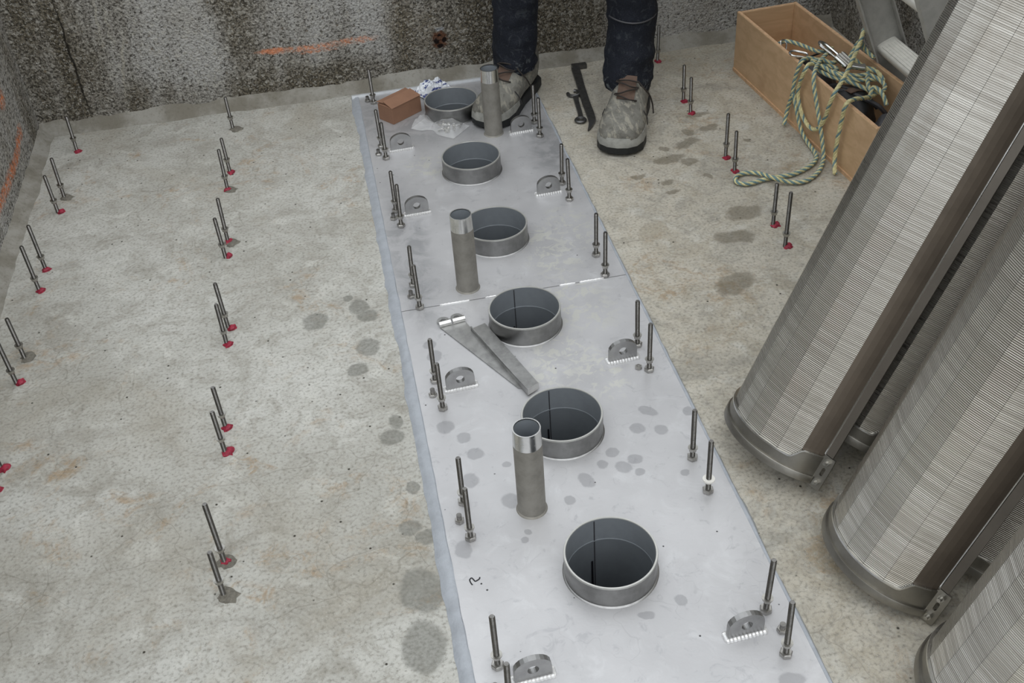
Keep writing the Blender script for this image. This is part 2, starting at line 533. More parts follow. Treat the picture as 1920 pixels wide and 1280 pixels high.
def mat_ply():
    m = Nodes('stained_plywood')
    g = m.noise(3, 5, 0.6, vec=m.scaled(6, 1.2, 14), dist=0.6)
    c = m.mix(m.ramp(g, 0.3, 0.7), C(206, 174, 138), C(190, 158, 122))
    c = m.mix(m.ramp(m.noise(9, 4), 0.55, 0.75, 0, 0.45), c, C(172, 138, 104))
    m.bump(m.noise(120, 3), 0.15, 0.001)
    return m.done(c, 0.62)


def mat_denim():
    m = Nodes('dusty_navy_work_trousers')
    fine = m.noise(500, 2)
    z = m.sep()[2]
    c = m.mix(m.ramp(fine, 0.4, 0.7), C(22, 25, 33), C(36, 40, 49))
    dust = m.math('MULTIPLY', m.ramp(m.noise(38, 5, 0.7, dist=1.2), 0.52, 0.64), m.ramp(z, 0.07, 0.16, 0.8, 0.10))
    c = m.mix(dust, c, C(128, 134, 136))
    m.bump(m.math('ADD', m.noise(22, 4, 0.6, dist=1.0), m.math('MULTIPLY', fine, 0.15)), 0.5, 0.008)
    return m.done(c, 0.85, 0, 0.25)


def mat_boot():
    m = Nodes('dusty_grey_boot_leather')
    nz = m.noise(18, 5, 0.65)
    cr = m.noise(20, 3, 0.6, vec=m.scaled(5, 1, 3), dist=0.6)
    c = m.mix(m.ramp(nz, 0.35, 0.65), C(130, 129, 122), C(104, 102, 96))
    c = m.mix(m.ramp(cr, 0.5, 0.62, 0, 0.65), c, C(164, 160, 147))
    c = m.mix(m.ramp(m.noise(60, 5, 0.7), 0.54, 0.68, 0, 0.6), c, C(84, 82, 76))
    m.bump(m.math('ADD', cr, m.noise(120, 3)), 0.4, 0.003)
    return m.done(c, 0.75, 0, 0.3)


M['ply'] = mat_ply(); M['denim'] = mat_denim(); M['boot'] = mat_boot()

# ------------------------------------------------------------------ the setting
YB, XL, XR = 1.935, -1.155, 1.235
TX0, TX1, TY0, TY1 = -0.235, 0.235, -0.56, 1.86      # trench under the plate
fl = MB()
xs = [XL - 0.1, TX0, TX1, XR + 0.1]
ys = [-2.6, TY0, TY1, YB + 0.1]
vs = [(x, y, FZ) for y in ys for x in xs]
fl.add(vs, [(r * 4 + c, r * 4 + c + 1, r * 4 + c + 5, r * 4 + c + 4) for r in range(3) for c in range(3) if not (r == 1 and c == 1)])
for (a, b) in (((TX0, TY0), (TX1, TY0)), ((TX1, TY0), (TX1, TY1)), ((TX1, TY1), (TX0, TY1)), ((TX0, TY1), (TX0, TY0))):
    fl.add([(a[0], a[1], FZ), (b[0], b[1], FZ), (b[0], b[1], -0.5), (a[0], a[1], -0.5)], [(3, 2, 1, 0)])
fl.add([(TX0, TY0, -0.5), (TX1, TY0, -0.5), (TX1, TY1, -0.5), (TX0, TY1, -0.5)], [(0, 1, 2, 3)])
tag(fl.build('floor', M['floor'], fix=False), 'worn grey concrete pit floor with damp blots and ochre smears', kind='structure')

HW = 0.95
tag(MB().box(XL - 0.2, XR + 0.2, YB, YB + 0.2, -0.3, HW).build('wall_back', M['wall_back']), 'rough stained concrete wall with a sprayed orange line behind the worker', kind='structure')
tag(MB().box(XL - 0.2, XL, -2.6, YB, -0.3, HW).build('wall_left', M['wall_left']), 'rough concrete side wall with orange spray mark at far left', kind='structure')
tag(MB().box(XR, XR + 0.2, -2.6, YB, -0.3, 1.45).build('wall_right', M['wall_right']), 'rough concrete wall at right that the screens lean against', kind='structure')


def fillet(name, path, label, nrm):
    """cement cove along a wall foot: wavy wedge"""
    m = MB()
    rings = []
    for i, (x, y) in enumerate(path):
        w = 0.034 + 0.010 * noise.noise((x * 6, y * 6, 1.0)) + 0.004 * noise.noise((x * 25, y * 25, 1.0))
        h = (0.036 if nrm[1] else 0.026) + 0.014 * noise.noise((x * 6, y * 6, 7.0)) + 0.008 * noise.noise((x * 24, y * 24, 7.0))
        nx, ny = nrm
        prof = [(0.0, -0.02), (-w, FZ - 0.004), (-w, FZ), (-w * 0.55, FZ + h * 0.30), (-w * 0.2, FZ + h * 0.75), (0.004, FZ + h), (0.01, FZ + h)]
        rings.append([(x + nx * d, y + ny * d, z) for d, z in prof])
    m.loft(rings, True, True)
    return tag(m.build(name, M['fillet']), label, kind='structure')


N = 160
fillet('trim_1', [(XL + (XR - XL) * i / N, YB) for i in range(N + 1)], 'grey cement fillet along the foot of the back wall', (0, 1))
fillet('trim_2', [(XL, -1.2 + (YB + 1.2) * i / N) for i in range(N + 1)], 'grey cement fillet along the foot of the left wall', (-1, 0))

# ------------------------------------------------------------------ steel base plate with its collars, stub pipes and lugs
base = tag(empty('steel_base_plate', (0, 0, 0)), 'long grey steel base plate with round collars set in the concrete floor', 'steel plate')
BO = Vector((0, 0, 0))


def rel(o):
    """geometry was written in scene coordinates: shift it under the plate's empty"""
    for v in o.data.vertices:
        v.co -= BO
    return o


PX = 0.252


def sheet(y0, y1, holes):
    m = MB()
    cuts = [y0] + [(holes[i] + holes[i + 1]) / 2 for i in range(len(holes) - 1)] + [y1]
    for hy, a, b in zip(holes, cuts, cuts[1:]):
        angs = sorted(set([2 * math.pi * i / 64 for i in range(64)] + [math.atan2(yy - hy, xx) % (2 * math.pi) for xx in (-PX, PX) for yy in (a, b)]))
        inn, out = [], []
        for t in angs:
            cx, cy = math.cos(t), math.sin(t)
            k = min((PX / abs(cx)) if abs(cx) > 1e-9 else 1e9, ((b - hy) / cy if cy > 1e-9 else (a - hy) / cy if cy < -1e-9 else 1e9))
            inn.append((cx * (RC - 0.001), hy + cy * (RC - 0.001), 0)); out.append((cx * k, hy + cy * k, 0))
        n = len(angs)
        m.add(inn + out, [(i, n + i, n + (i + 1) % n, (i + 1) % n) for i in range(n)])
    for (p, q) in (((-PX, y0), (PX, y0)), ((PX, y0), (PX, y1)), ((PX, y1), (-PX, y1)), ((-PX, y1), (-PX, y0))):
        m.add([(p[0], p[1], 0), (q[0], q[1], 0), (q[0], q[1], -0.012), (p[0], p[1], -0.012)], [(3, 2, 1, 0)])
    return m


YS = 0.789
tag(rel(sheet(-0.55, YS - 0.0012, [0, S, 2 * S]).build('plate_sheet', M['plate'], base, fix=False)), 'near steel sheet')
tag(rel(sheet(YS + 0.0012, 1.872, [3 * S, 4 * S, 5 * S]).build('plate_sheet', M['plate'], base, fix=False)), 'far steel sheet')


def bead(pts, r, mat, name='weld_bead', parent=base, seed=0, step=0.004, amp=0.25):
    path = resample(smooth_path(pts, 6) if len(pts) > 2 else [Vector(p) for p in pts], step)
    rad = [r * (1 + amp * (1 if i % 2 else -0.4) + 0.25 * noise.noise((i * 0.7, seed, 0))) for i in range(len(path))]
    rad[0] *= 0.6; rad[-1] *= 0.6
    return MB().tube(path, r, 8, True, rad).build(name, mat, parent)


for i, (a, b) in enumerate(((-0.165, -0.10), (-0.065, -0.03), (0.10, 0.135), (0.145, 0.20), (-0.215, -0.20))):
    rel(bead([(a, YS, 0.0), (b, YS, 0.0)], 0.0022, M['weld'], 'stitch_weld', seed=i))

# sealant strips around the sheet
def sealant(name, fn, n, mat, label):
    m = MB()
    rings = []
    for i in range(n + 1):
        p, nr, w0, w1, h = fn(i / n)
        prof = [(w0, -0.012), (w0, 0.0005), (w0 * 0.5, h), (w1 * 0.35, h * 0.8), (w1 * 0.75, h * 0.2 + FZ * 0.5), (w1, FZ + 0.0006), (w1, -0.012)]
        rings.append([(p[0] + nr[0] * d, p[1] + nr[1] * d, z) for d, z in prof])
    m.loft(rings)
    o = rel(m.build(name, mat, base))
    return tag(o, label)


def fl_left(t):
    y = -0.55 + 2.43 * t
    w = 0.019 + 0.006 * noise.noise((y * 7, 0, 3)) + 0.004 * noise.noise((y * 26, 2, 3))
    return (-PX, y), (-1, 0), -0.004 + 0.002 * noise.noise((y * 20, 5, 5)), w, 0.0022 + 0.001 * noise.noise((y * 12, 9, 1))


def fl_right(t):
    y = -0.55 + 2.40 * t
    w = 0.006 + 0.004 * noise.noise((y * 9, 4, 8)) + 0.0025 * noise.noise((y * 30, 1, 8))
    return (PX, y), (1, 0), -0.0025, w, 0.0012


def fl_back(t):
    x = -0.268 + 0.53 * t
    w = 0.022 + 0.005 * noise.noise((x * 14, 4, 8))
    return (x, 1.872), (0, 1), -0.006 + 0.002 * noise.noise((x * 22, 4, 2)), w, 0.006 + 0.002 * noise.noise((x * 16, 4, 4))


sealant('sealant_strip', fl_left, 260, M['sealant'], 'grey sealant along the left edge')
sealant('sealant_strip', fl_right, 260, M['sealant'], 'thin sealant along the right edge')
sealant('sealant_strip', fl_back, 70, M['sealant_white'], 'pale sealant along the back edge')

# collars
HC = 0.0446
t = 0.0035
collar_out = MB().lathe([(RC, HC - 0.0006), (RC, -0.004), (RC - 0.0005, -0.004), (RC - 0.0005, HC - 0.0006)], 72).mesh('collar_wall', M['steel'])
collar_rim = MB().lathe([(RC + 0.0003, HC - 0.0022), (RC - 0.0004, HC + 0.0002), (RC - t + 0.0004, HC + 0.0002), (RC - t - 0.0002, HC - 0.0012)], 72).mesh('rim', M['rim'])
inn = MB()
inn.lathe([(RC - t, HC - 0.0008), (RC - t, -0.005)], 72, closed=False)
inn.lathe([(RC - t, -0.005), (RC - t - 0.0006, -0.006), (RC - t - 0.0006, -0.0075), (RC - t, -0.009), (RC - t, -0.34)], 72, closed=False)
collar_in = inn.mesh('liner', M['inner'])
collar_weld = MB().lathe([(RC - 0.001, 0.0), (RC + 0.0028, 0.0002), (RC + 0.0012, 0.0016), (RC - 0.0005, 0.0022)], 72).mesh('weld_ring', M['lug'])
# seam and slot inside the liner, at the far side a little to the left
def seam_mesh(a0, w, z0, z1, rr):
    m = MB()
    vs = []
    for z in (z0, z1):
        for a in (a0 - w / 2, a0, a0 + w / 2):
            vs.append((rr * math.cos(a), rr * math.sin(a), z))
    m.add(vs, [(0, 1, 4, 3), (1, 2, 5, 4)])
    vo = [(x * 1.012, y * 1.012, z) for x, y, z in vs]
    m.add(vs + vo, [(0, 3, 9, 6), (2, 8, 11, 5), (0, 6, 8, 2), (3, 5, 11, 9)])
    return m


seam = seam_mesh(R(97), 0.028, -0.33, HC - 0.004, RC - t - 0.0006).mesh('seam', M['gear_grey'])
slot = seam_mesh(R(101), 0.05, -0.125, -0.055, RC - t - 0.0012).mesh('slot', M['ink_and_hole'])
ORD = ['nearest', 'second', 'third', 'fourth', 'fifth', 'farthest']
for k in range(6):
    c = link('collar', collar_out, base)
    c.location = Vector((0, k * S, 0)) - BO
    tag(c, '%s round steel collar rising from the plate' % ORD[k])
    for nm, me in (('rim', collar_rim), ('liner', collar_in), ('weld_ring', collar_weld), ('seam', seam), ('slot', slot)):
        if nm in ('seam', 'slot') and k > 2:
            continue
        link(nm, me, c)

# stub pipes
RP = 0.0242
HP = 0.188
pipe_body = MB().lathe([(RP, 0.0), (RP, HP - 0.034), (RP - 0.0025, HP - 0.034), (RP - 0.0025, 0.0)], 40).mesh('pipe', M['pipe'])
pipe_end = MB().lathe([(RP + 0.0001, HP - 0.034), (RP - 0.0008, HP), (RP - 0.0028, HP), (RP - 0.0032, HP - 0.034)], 40).mesh('machined_end', M['bright'])
pipe_weld = MB().lathe([(RP - 0.001, 0.0), (RP + 0.003, 0.0), (RP + 0.0014, 0.0022), (RP - 0.0005, 0.003)], 40).mesh('weld_ring', M['pipe'])
pipe_in = MB().lathe([(RP - 0.0032, HP - 0.002), (RP - 0.0032, 0.0)], 40, closed=False).mesh('bore', M['inner'])
for i, (x, y, lb) in enumerate(((-0.095, 0.163, 'nearest grey stub pipe with a bright machined end'), (-0.095, 0.838, 'middle grey stub pipe beside the fourth collar'), (0.0905, 1.53, 'farthest stub pipe standing in front of a boot'))):
    o = link('stub_pipe', pipe_body, base)
    o.location = Vector((x, y, 0)) - BO
    tag(o, lb)
    for nm, me in (('machined_end', pipe_end), ('weld_ring', pipe_weld), ('bore', pipe_in)):
        link(nm, me, o)

# lifting lugs
LW, LH, LT = 0.0285, 0.0475, 0.0095


def lug_mesh():
    m = MB()
    n = 24
    hr, hc = 0.0088, 0.0245
    out, inn_ = [], []
    for i in range(n):
        a = 2 * math.pi * i / n
        cx, cz = math.cos(a), math.sin(a)
        inn_.append((hr * cx, hc + hr * cz))
        # outline: straight sides with an arched top
        lo = 1e9
        for s in range(1, 400):
            q = s * 0.00025
            x, z = q * cx, hc + q * cz
            top = (LH - 0.022) + 0.022 * math.sqrt(max(0, 1 - (x / LW) ** 2)) if abs(x) <= LW else -1
            if abs(x) > LW or z < 0 or z > top:
                lo = q
                break
        out.append((lo * cx, hc + lo * cz))
    # snap lowest corners
    out = [(max(-LW, min(LW, x)), max(0.0, z)) for x, z in out]
    corners = [(-LW, 0.0), (LW, 0.0)]
    for cpt in corners:
        j = min(range(n), key=lambda i: (out[i][0] - cpt[0]) ** 2 + (out[i][1] - cpt[1]) ** 2)
        out[j] = cpt
    vs = [(x, -LT / 2, z) for x, z in inn_] + [(x, -LT / 2, z) for x, z in out] + [(x, LT / 2, z) for x, z in inn_] + [(x, LT / 2, z) for x, z in out]
    fs = []
    for i in range(n):
        j = (i + 1) % n
        fs += [(i, j, n + j, n + i), (2 * n + j, 2 * n + i, 3 * n + i, 3 * n + j), (i, 2 * n + i, 2 * n + j, j), (n + j, 3 * n + j, 3 * n + i, n + i)]
    m.add(vs, fs)
    return m


tmp = lug_mesh().build('lug_source', M['lug'])
lug_me = tmp.data
bpy.data.objects.remove(tmp)
wl = MB()
for sgn in (-1, 1):
    pts = [Vector((-LW - 0.004, sgn * (LT / 2 + 0.002), 0.001)).lerp(Vector((LW + 0.004, sgn * (LT / 2 + 0.002), 0.001)), i / 22) for i in range(23)]
    wl.tube(pts, 0.0034, 8, True, [0.0043 * (1.12 if i % 2 else 0.86) for i in range(23)])
for sgn in (-1, 1):
    pts = [(sgn * (LW + 0.002), -LT / 2 - 0.002 + (LT + 0.004) * i / 5, 0.001) for i in range(6)]
    wl.tube(pts, 0.004, 8, True, [0.0042 * (1.1 if i % 2 else 0.9) for i in range(6)])
tmp = wl.build('weld_source', M['weld'])
lugweld_me = tmp.data
bpy.data.objects.remove(tmp)
for k, y in enumerate((-0.167, 0.509, 1.178, 1.514)):
    for sx in (-1, 1):
        o = link('lifting_lug', lug_me, base)
        o.location = Vector((sx * 0.1635, y, 0)) - BO
        o.rotation_euler = (0, 0, R(3))
        tag(o, 'arched lifting lug with a round eye')
        link('weld_bead', lugweld_me, o)

# studs with hex nuts welded at the plate edges
def hexnut(m, r, z0, z1, hole=0.0, rot=0.0, c=(0, 0)):
    pts = [(c[0] + r * math.cos(math.pi / 3 * i + rot), c[1] + r * math.sin(math.pi / 3 * i + rot)) for i in range(6)]
    ch = (z1 - z0) * 0.18
    n = 6
    rings = []
    for z, k in ((z0, 0.9), (z0 + ch, 1.0), (z1 - ch, 1.0), (z1, 0.88)):
        rings.append([(c[0] + (x - c[0]) * k, c[1] + (y - c[1]) * k, z) for x, y in pts])
    m.loft(rings, True, False)
    return m


tmp = MB()
hexnut(tmp, 0.0085, 0, 0.0068)
tmp = tmp.build('s', M['nut'])
nut_me = tmp.data
bpy.data.objects.remove(tmp)
stud_me = MB().cyl((0, 0, 0), (0, 0, 0.017), 0.0046, n=14).mesh('stud', M['rod'])
for i, (x, y) in enumerate(((-0.222, -0.178), (-0.221, 0.163), (-0.220, 0.499), (-0.221, 0.836), (-0.223, 1.168), (-0.226, 1.502), (-0.225, 1.832), (0.219, -0.176))):
    o = link('jacking_bolt', stud_me, base)
    o.location = Vector((x, y, 0)) - BO
    nu = link('nut', nut_me, o)
    nu.rotation_euler = (0, 0, i * 0.4)

# marker scribble on the near sheet
mk = MB()
def stroke(pts, w):
    path = smooth_path([(x, y, 0.0004) for x, y in pts], 6)
    vs = []
    for i, p in enumerate(path):
        d = path[min(i + 1, len(path) - 1)] - path[max(i - 1, 0)]
        nn = Vector((-d.y, d.x, 0)).normalized() * w / 2
        vs += [p - nn, p + nn]
    mk.add(vs, [(2 * i, 2 * i + 2, 2 * i + 3, 2 * i + 1) for i in range(len(path) - 1)])
stroke([(-0.2225, 0.0235), (-0.2245, 0.029), (-0.225, 0.035), (-0.2215, 0.0385)], 0.0022)
stroke([(-0.2215, 0.0385), (-0.219, 0.034), (-0.217, 0.030), (-0.213, 0.031), (-0.209, 0.0333)], 0.0022)
stroke([(-0.209, 0.0333), (-0.2083, 0.0365)], 0.0022)
stroke([(-0.209, 0.0215), (-0.2072, 0.0235)], 0.0026)
rel(mk.build('marker_scribble', M['ink_and_hole'], base))

# loose nut lying on the plate
ln = MB()
hexnut(ln, 0.0075, 0, 0.006)
o = tag(ln.build('loose_nut', M['nut']), 'small loose hex nut lying beside a right-hand plate rod', 'nut')
o.location = (0.186, 0.474, 0.0)
o.rotation_euler = (0, 0, 0.3)
e = MB().lathe([(0.0042, 0.0), (0.0042, 0.0062), (0.0030, 0.0062), (0.0030, 0.0)], 12).build('thread_bore', M['rod'], o)

# ------------------------------------------------------------------ anchor rods
def rod_mesh(h):
    m = MB()
    prof = []
    z = 0.0
    k = 0
    while z < h - 0.002:
        prof.append((0.0042 if k % 2 else 0.0047, z))
        z += 0.0009
        k += 1
    prof += [(0.0045, h - 0.002), (0.0036, h), (0.0, h)]
    m.lathe(prof, 12, closed=False)
    return m.mesh('threaded_rod', M['rod'])


def ring_mesh(name, ro, ri, z0, z1, mat, n=20):
    return MB().lathe([(ro, z0), (ro, z1), (ri, z1), (ri, z0)], n, smooth=False).mesh(name, mat)


ROD_ME = {}
washer_me = ring_mesh('washer', 0.0088, 0.0046, 0, 0.0018, M['washer'])
white_me = ring_mesh('washer', 0.0105, 0.0046, 0, 0.0035, M['white_washer'])


def resin_mesh(seed, r, mat, name):
    rnd = random.Random(seed)
    n, m = 14, MB()
    rings = []
    off = (rnd.uniform(0.1, 0.8) * r, rnd.uniform(-0.4, 0.2) * r)
    for j, (k, z) in enumerate(((1.0, -0.002), (1.0, 0.0015), (0.78, 0.0045), (0.45, 0.0065), (0.1, 0.007))):
        rg = []
        for i in range(n):
            a = 2 * math.pi * i / n
            rr = r * k * (1 + 0.6 * noise.noise((math.cos(a) * 1.6 + seed * 3.1, math.sin(a) * 1.6, j * 0.4)))
            rg.append((off[0] * (1 if j else 0.9) + rr * math.cos(a), off[1] + rr * math.sin(a), z * (1 + 0.3 * noise.noise((a, seed, 2)))))
        rings.append(rg)
    m.loft(rings)
    return m.mesh(name, mat)


RESIN = [resin_mesh(s, 0.0115, M['resin'], 'resin') for s in range(6)]
RESIN_S = [resin_mesh(s + 20, 0.0095, M['resin'], 'resin') for s in range(4)]
CHIP = [resin_mesh(s + 40, 0.017, M['chip'], 'chipped_concrete') for s in range(4)]
CHIP_FLAT = CHIP

RODS = [('FL', 1, 0, -1.037, 0.513, 0.114), ('FL', 1, 1, -1.037, 0.457, 0.114), ('FL', 2, 0, -1.044, 0.852, 0.106), ('FL', 2, 1, -1.048, 0.769, 0.114), ('FL', 3, 0, -1.047, 1.195, 0.124), ('FL', 3, 1, -1.049, 1.106, 0.123), ('FL', 4, 0, -1.046, 1.536, 0.114), ('FL', 4, 1, -1.052, 1.460, 0.107), ('FL', 5, 1, -1.042, 1.791, 0.106),
        ('ML', 0, 0, -0.619, 0.176, 0.142), ('ML', 0, 1, -0.620, 0.107, 0.105), ('ML', 1, 0, -0.621, 0.519, 0.104), ('ML', 1, 1, -0.621, 0.448, 0.103), ('ML', 2, 0, -0.618, 0.840, 0.118), ('ML', 2, 1, -0.621, 0.784, 0.106), ('ML', 3, 0, -0.622, 1.193, 0.119), ('ML', 3, 1, -0.627, 1.124, 0.109), ('ML', 4, 0, -0.619, 1.536, 0.102), ('ML', 4, 1, -0.625, 1.449, 0.114), ('ML', 5, 1, -0.613, 1.796, 0.096),
        ('PL', 0, 0, -0.211, -0.136, 0.121), ('PL', 0, 1, -0.207, -0.208, 0.106), ('PL', 1, 0, -0.208, 0.204, 0.111), ('PL', 1, 1, -0.209, 0.121, 0.118), ('PL', 2, 0, -0.210, 0.540, 0.108), ('PL', 2, 1, -0.207, 0.456, 0.114), ('PL', 3, 0, -0.211, 0.877, 0.105), ('PL', 3, 1, -0.208, 0.790, 0.113), ('PL', 4, 0, -0.214, 1.201, 0.112), ('PL', 4, 1, -0.209, 1.130, 0.114), ('PL', 5, 0, -0.214, 1.543, 0.111), ('PL', 5, 1, -0.209, 1.474, 0.107), ('PL', 6, 1, -0.209, 1.814, 0.104),
        ('PR', 0, 0, 0.209, -0.135, 0.119), ('PR', 0, 1, 0.208, -0.217, 0.120), ('PR', 1, 0, 0.207, 0.208, 0.115), ('PR', 1, 1, 0.207, 0.125, 0.120), ('PR', 2, 0, 0.204, 0.543, 0.113), ('PR', 2, 1, 0.204, 0.462, 0.114), ('PR', 3, 0, 0.206, 0.879, 0.112), ('PR', 3, 1, 0.205, 0.797, 0.113), ('PR', 4, 0, 0.205, 1.211, 0.112), ('PR', 4, 1, 0.205, 1.131, 0.114), ('PR', 5, 0, 0.208, 1.552, 0.114), ('PR', 5, 1, 0.206, 1.471, 0.114),
        ('RR', 3, 0, 0.632, 0.893, 0.112), ('RR', 3, 1, 0.625, 0.804, 0.142), ('RR', 4, 0, 0.638, 1.227, 0.125), ('RR', 4, 1, 0.634, 1.151, 0.114), ('RR', 5, 0, 0.637, 1.564, 0.107), ('RR', 5, 1, 0.632, 1.488, 0.106), ('RR', 6, 1, 0.645, 1.834, 0.114)]
PLATE_ROW = ['just in front of the nearest collar', 'between the nearest and second collars', 'between the second and third collars', 'between the third and fourth collars', 'between the fourth and fifth collars', 'between the fifth and farthest collars', 'behind the farthest collar']
FLOOR_ROW = {'FL': {1: 'cut by the left picture edge', 2: 'third of the wall-side pairs from the back', 3: 'second of the wall-side pairs from the back', 4: 'first of the wall-side pairs from the back'},
             'ML': {0: 'nearest pair', 1: 'second-nearest pair', 2: 'third-nearest pair', 3: 'fourth-nearest pair', 4: 'fifth-nearest pair'},
             'RR': {3: 'pair nearest the leaning screens', 4: 'pair by the rope loop', 5: 'pair beside the boot'}}
rnd = random.Random(4)
for i, (g, row, sub, x, y, h) in enumerate(RODS):
    onplate = g in ('PL', 'PR')
    z0 = 0.0 if onplate else FZ
    fn = 'nearer' if sub else 'farther'
    t = empty('anchor_rod', (x, y, z0), (R(rnd.uniform(-1.2, 1.2)), R(rnd.uniform(-1.2, 1.2)), rnd.uniform(0, 6.28)))
    key = round(h, 3)
    if key not in ROD_ME:
        ROD_ME[key] = rod_mesh(h)
    link('threaded_rod', ROD_ME[key], t)
    hn = (0.021 if onplate else 0.030) * (0.92 + 0.2 * rnd.random())
    nu = link('nut', nut_me, t); nu.location.z = hn; nu.scale = (0.86, 0.86, 1)
    white = (g, row, sub) == ('PR', 1, 1)
    wa = link('washer', white_me if white else washer_me, t); wa.location.z = hn + 0.0068
    if white:
        tag(wa, 'white plastic washer')
    if onplate:
        b = link('base_nut', nut_me, t); b.scale = (1.18, 1.18, 1.25); b.rotation_euler.z = rnd.uniform(0, 1)
        side = 'left' if g == 'PL' else 'right'
        lb = '%s threaded rod on the plate\'s %s edge %s' % (fn, side, PLATE_ROW[row])
        if row == 6:
            lb = 'threaded rod at the far left corner of the plate beside the cardboard box'
        if white:
            lb = 'threaded rod with a white washer on the plate\'s right edge near the leaning screen'
        tag(t, lb, 'anchor rod', 'threaded rods along the plate edges')
    else:
        nored = (g, row, sub) in (('ML', 5, 1), ('ML', 0, 1), ('FL', 4, 0), ('FL', 2, 0))
        if (g, row) == ('ML', 0) or nored or (g, row, sub) in (('ML', 4, 1), ('ML', 3, 0)):
            c = link('chipped_concrete', rnd.choice(CHIP), t); c.rotation_euler.z = -t.rotation_euler.z; c.scale.z = 0.5
        if not nored:
            c = link('resin', rnd.choice(RESIN if (g != 'ML' or row > 0) else RESIN_S), t); c.rotation_euler.z = -t.rotation_euler.z + rnd.uniform(-0.5, 0.5)
            tag(c, 'crimson resin squeezed out at the rod foot')
        where = {'FL': 'by the left wall', 'ML': 'in the open floor left of the plate', 'RR': 'in the floor right of the plate'}[g]
        if (g, row) == ('FL', 5): lb = 'single threaded rod in the back left corner of the pit'
        elif (g, row) == ('ML', 5): lb = 'single grey-footed rod at the back wall left of the plate'
        elif (g, row) == ('RR', 6): lb = 'single threaded rod at the back wall right of the worker'
        elif g == 'FL' and row == 1: lb = '%s threaded floor rod %s' % (fn, FLOOR_ROW[g][row])
        else: lb = '%s threaded rod %s, %s' % (fn, where, FLOOR_ROW[g][row])
        tag(t, lb, 'anchor rod', 'threaded rods in the concrete floor')

# ------------------------------------------------------------------ leaning wedge-wire half screens
RS = 0.121
LS = 1.5
PH = -1.73                     # angle of the near edge; the shell runs on through pi to PH - pi


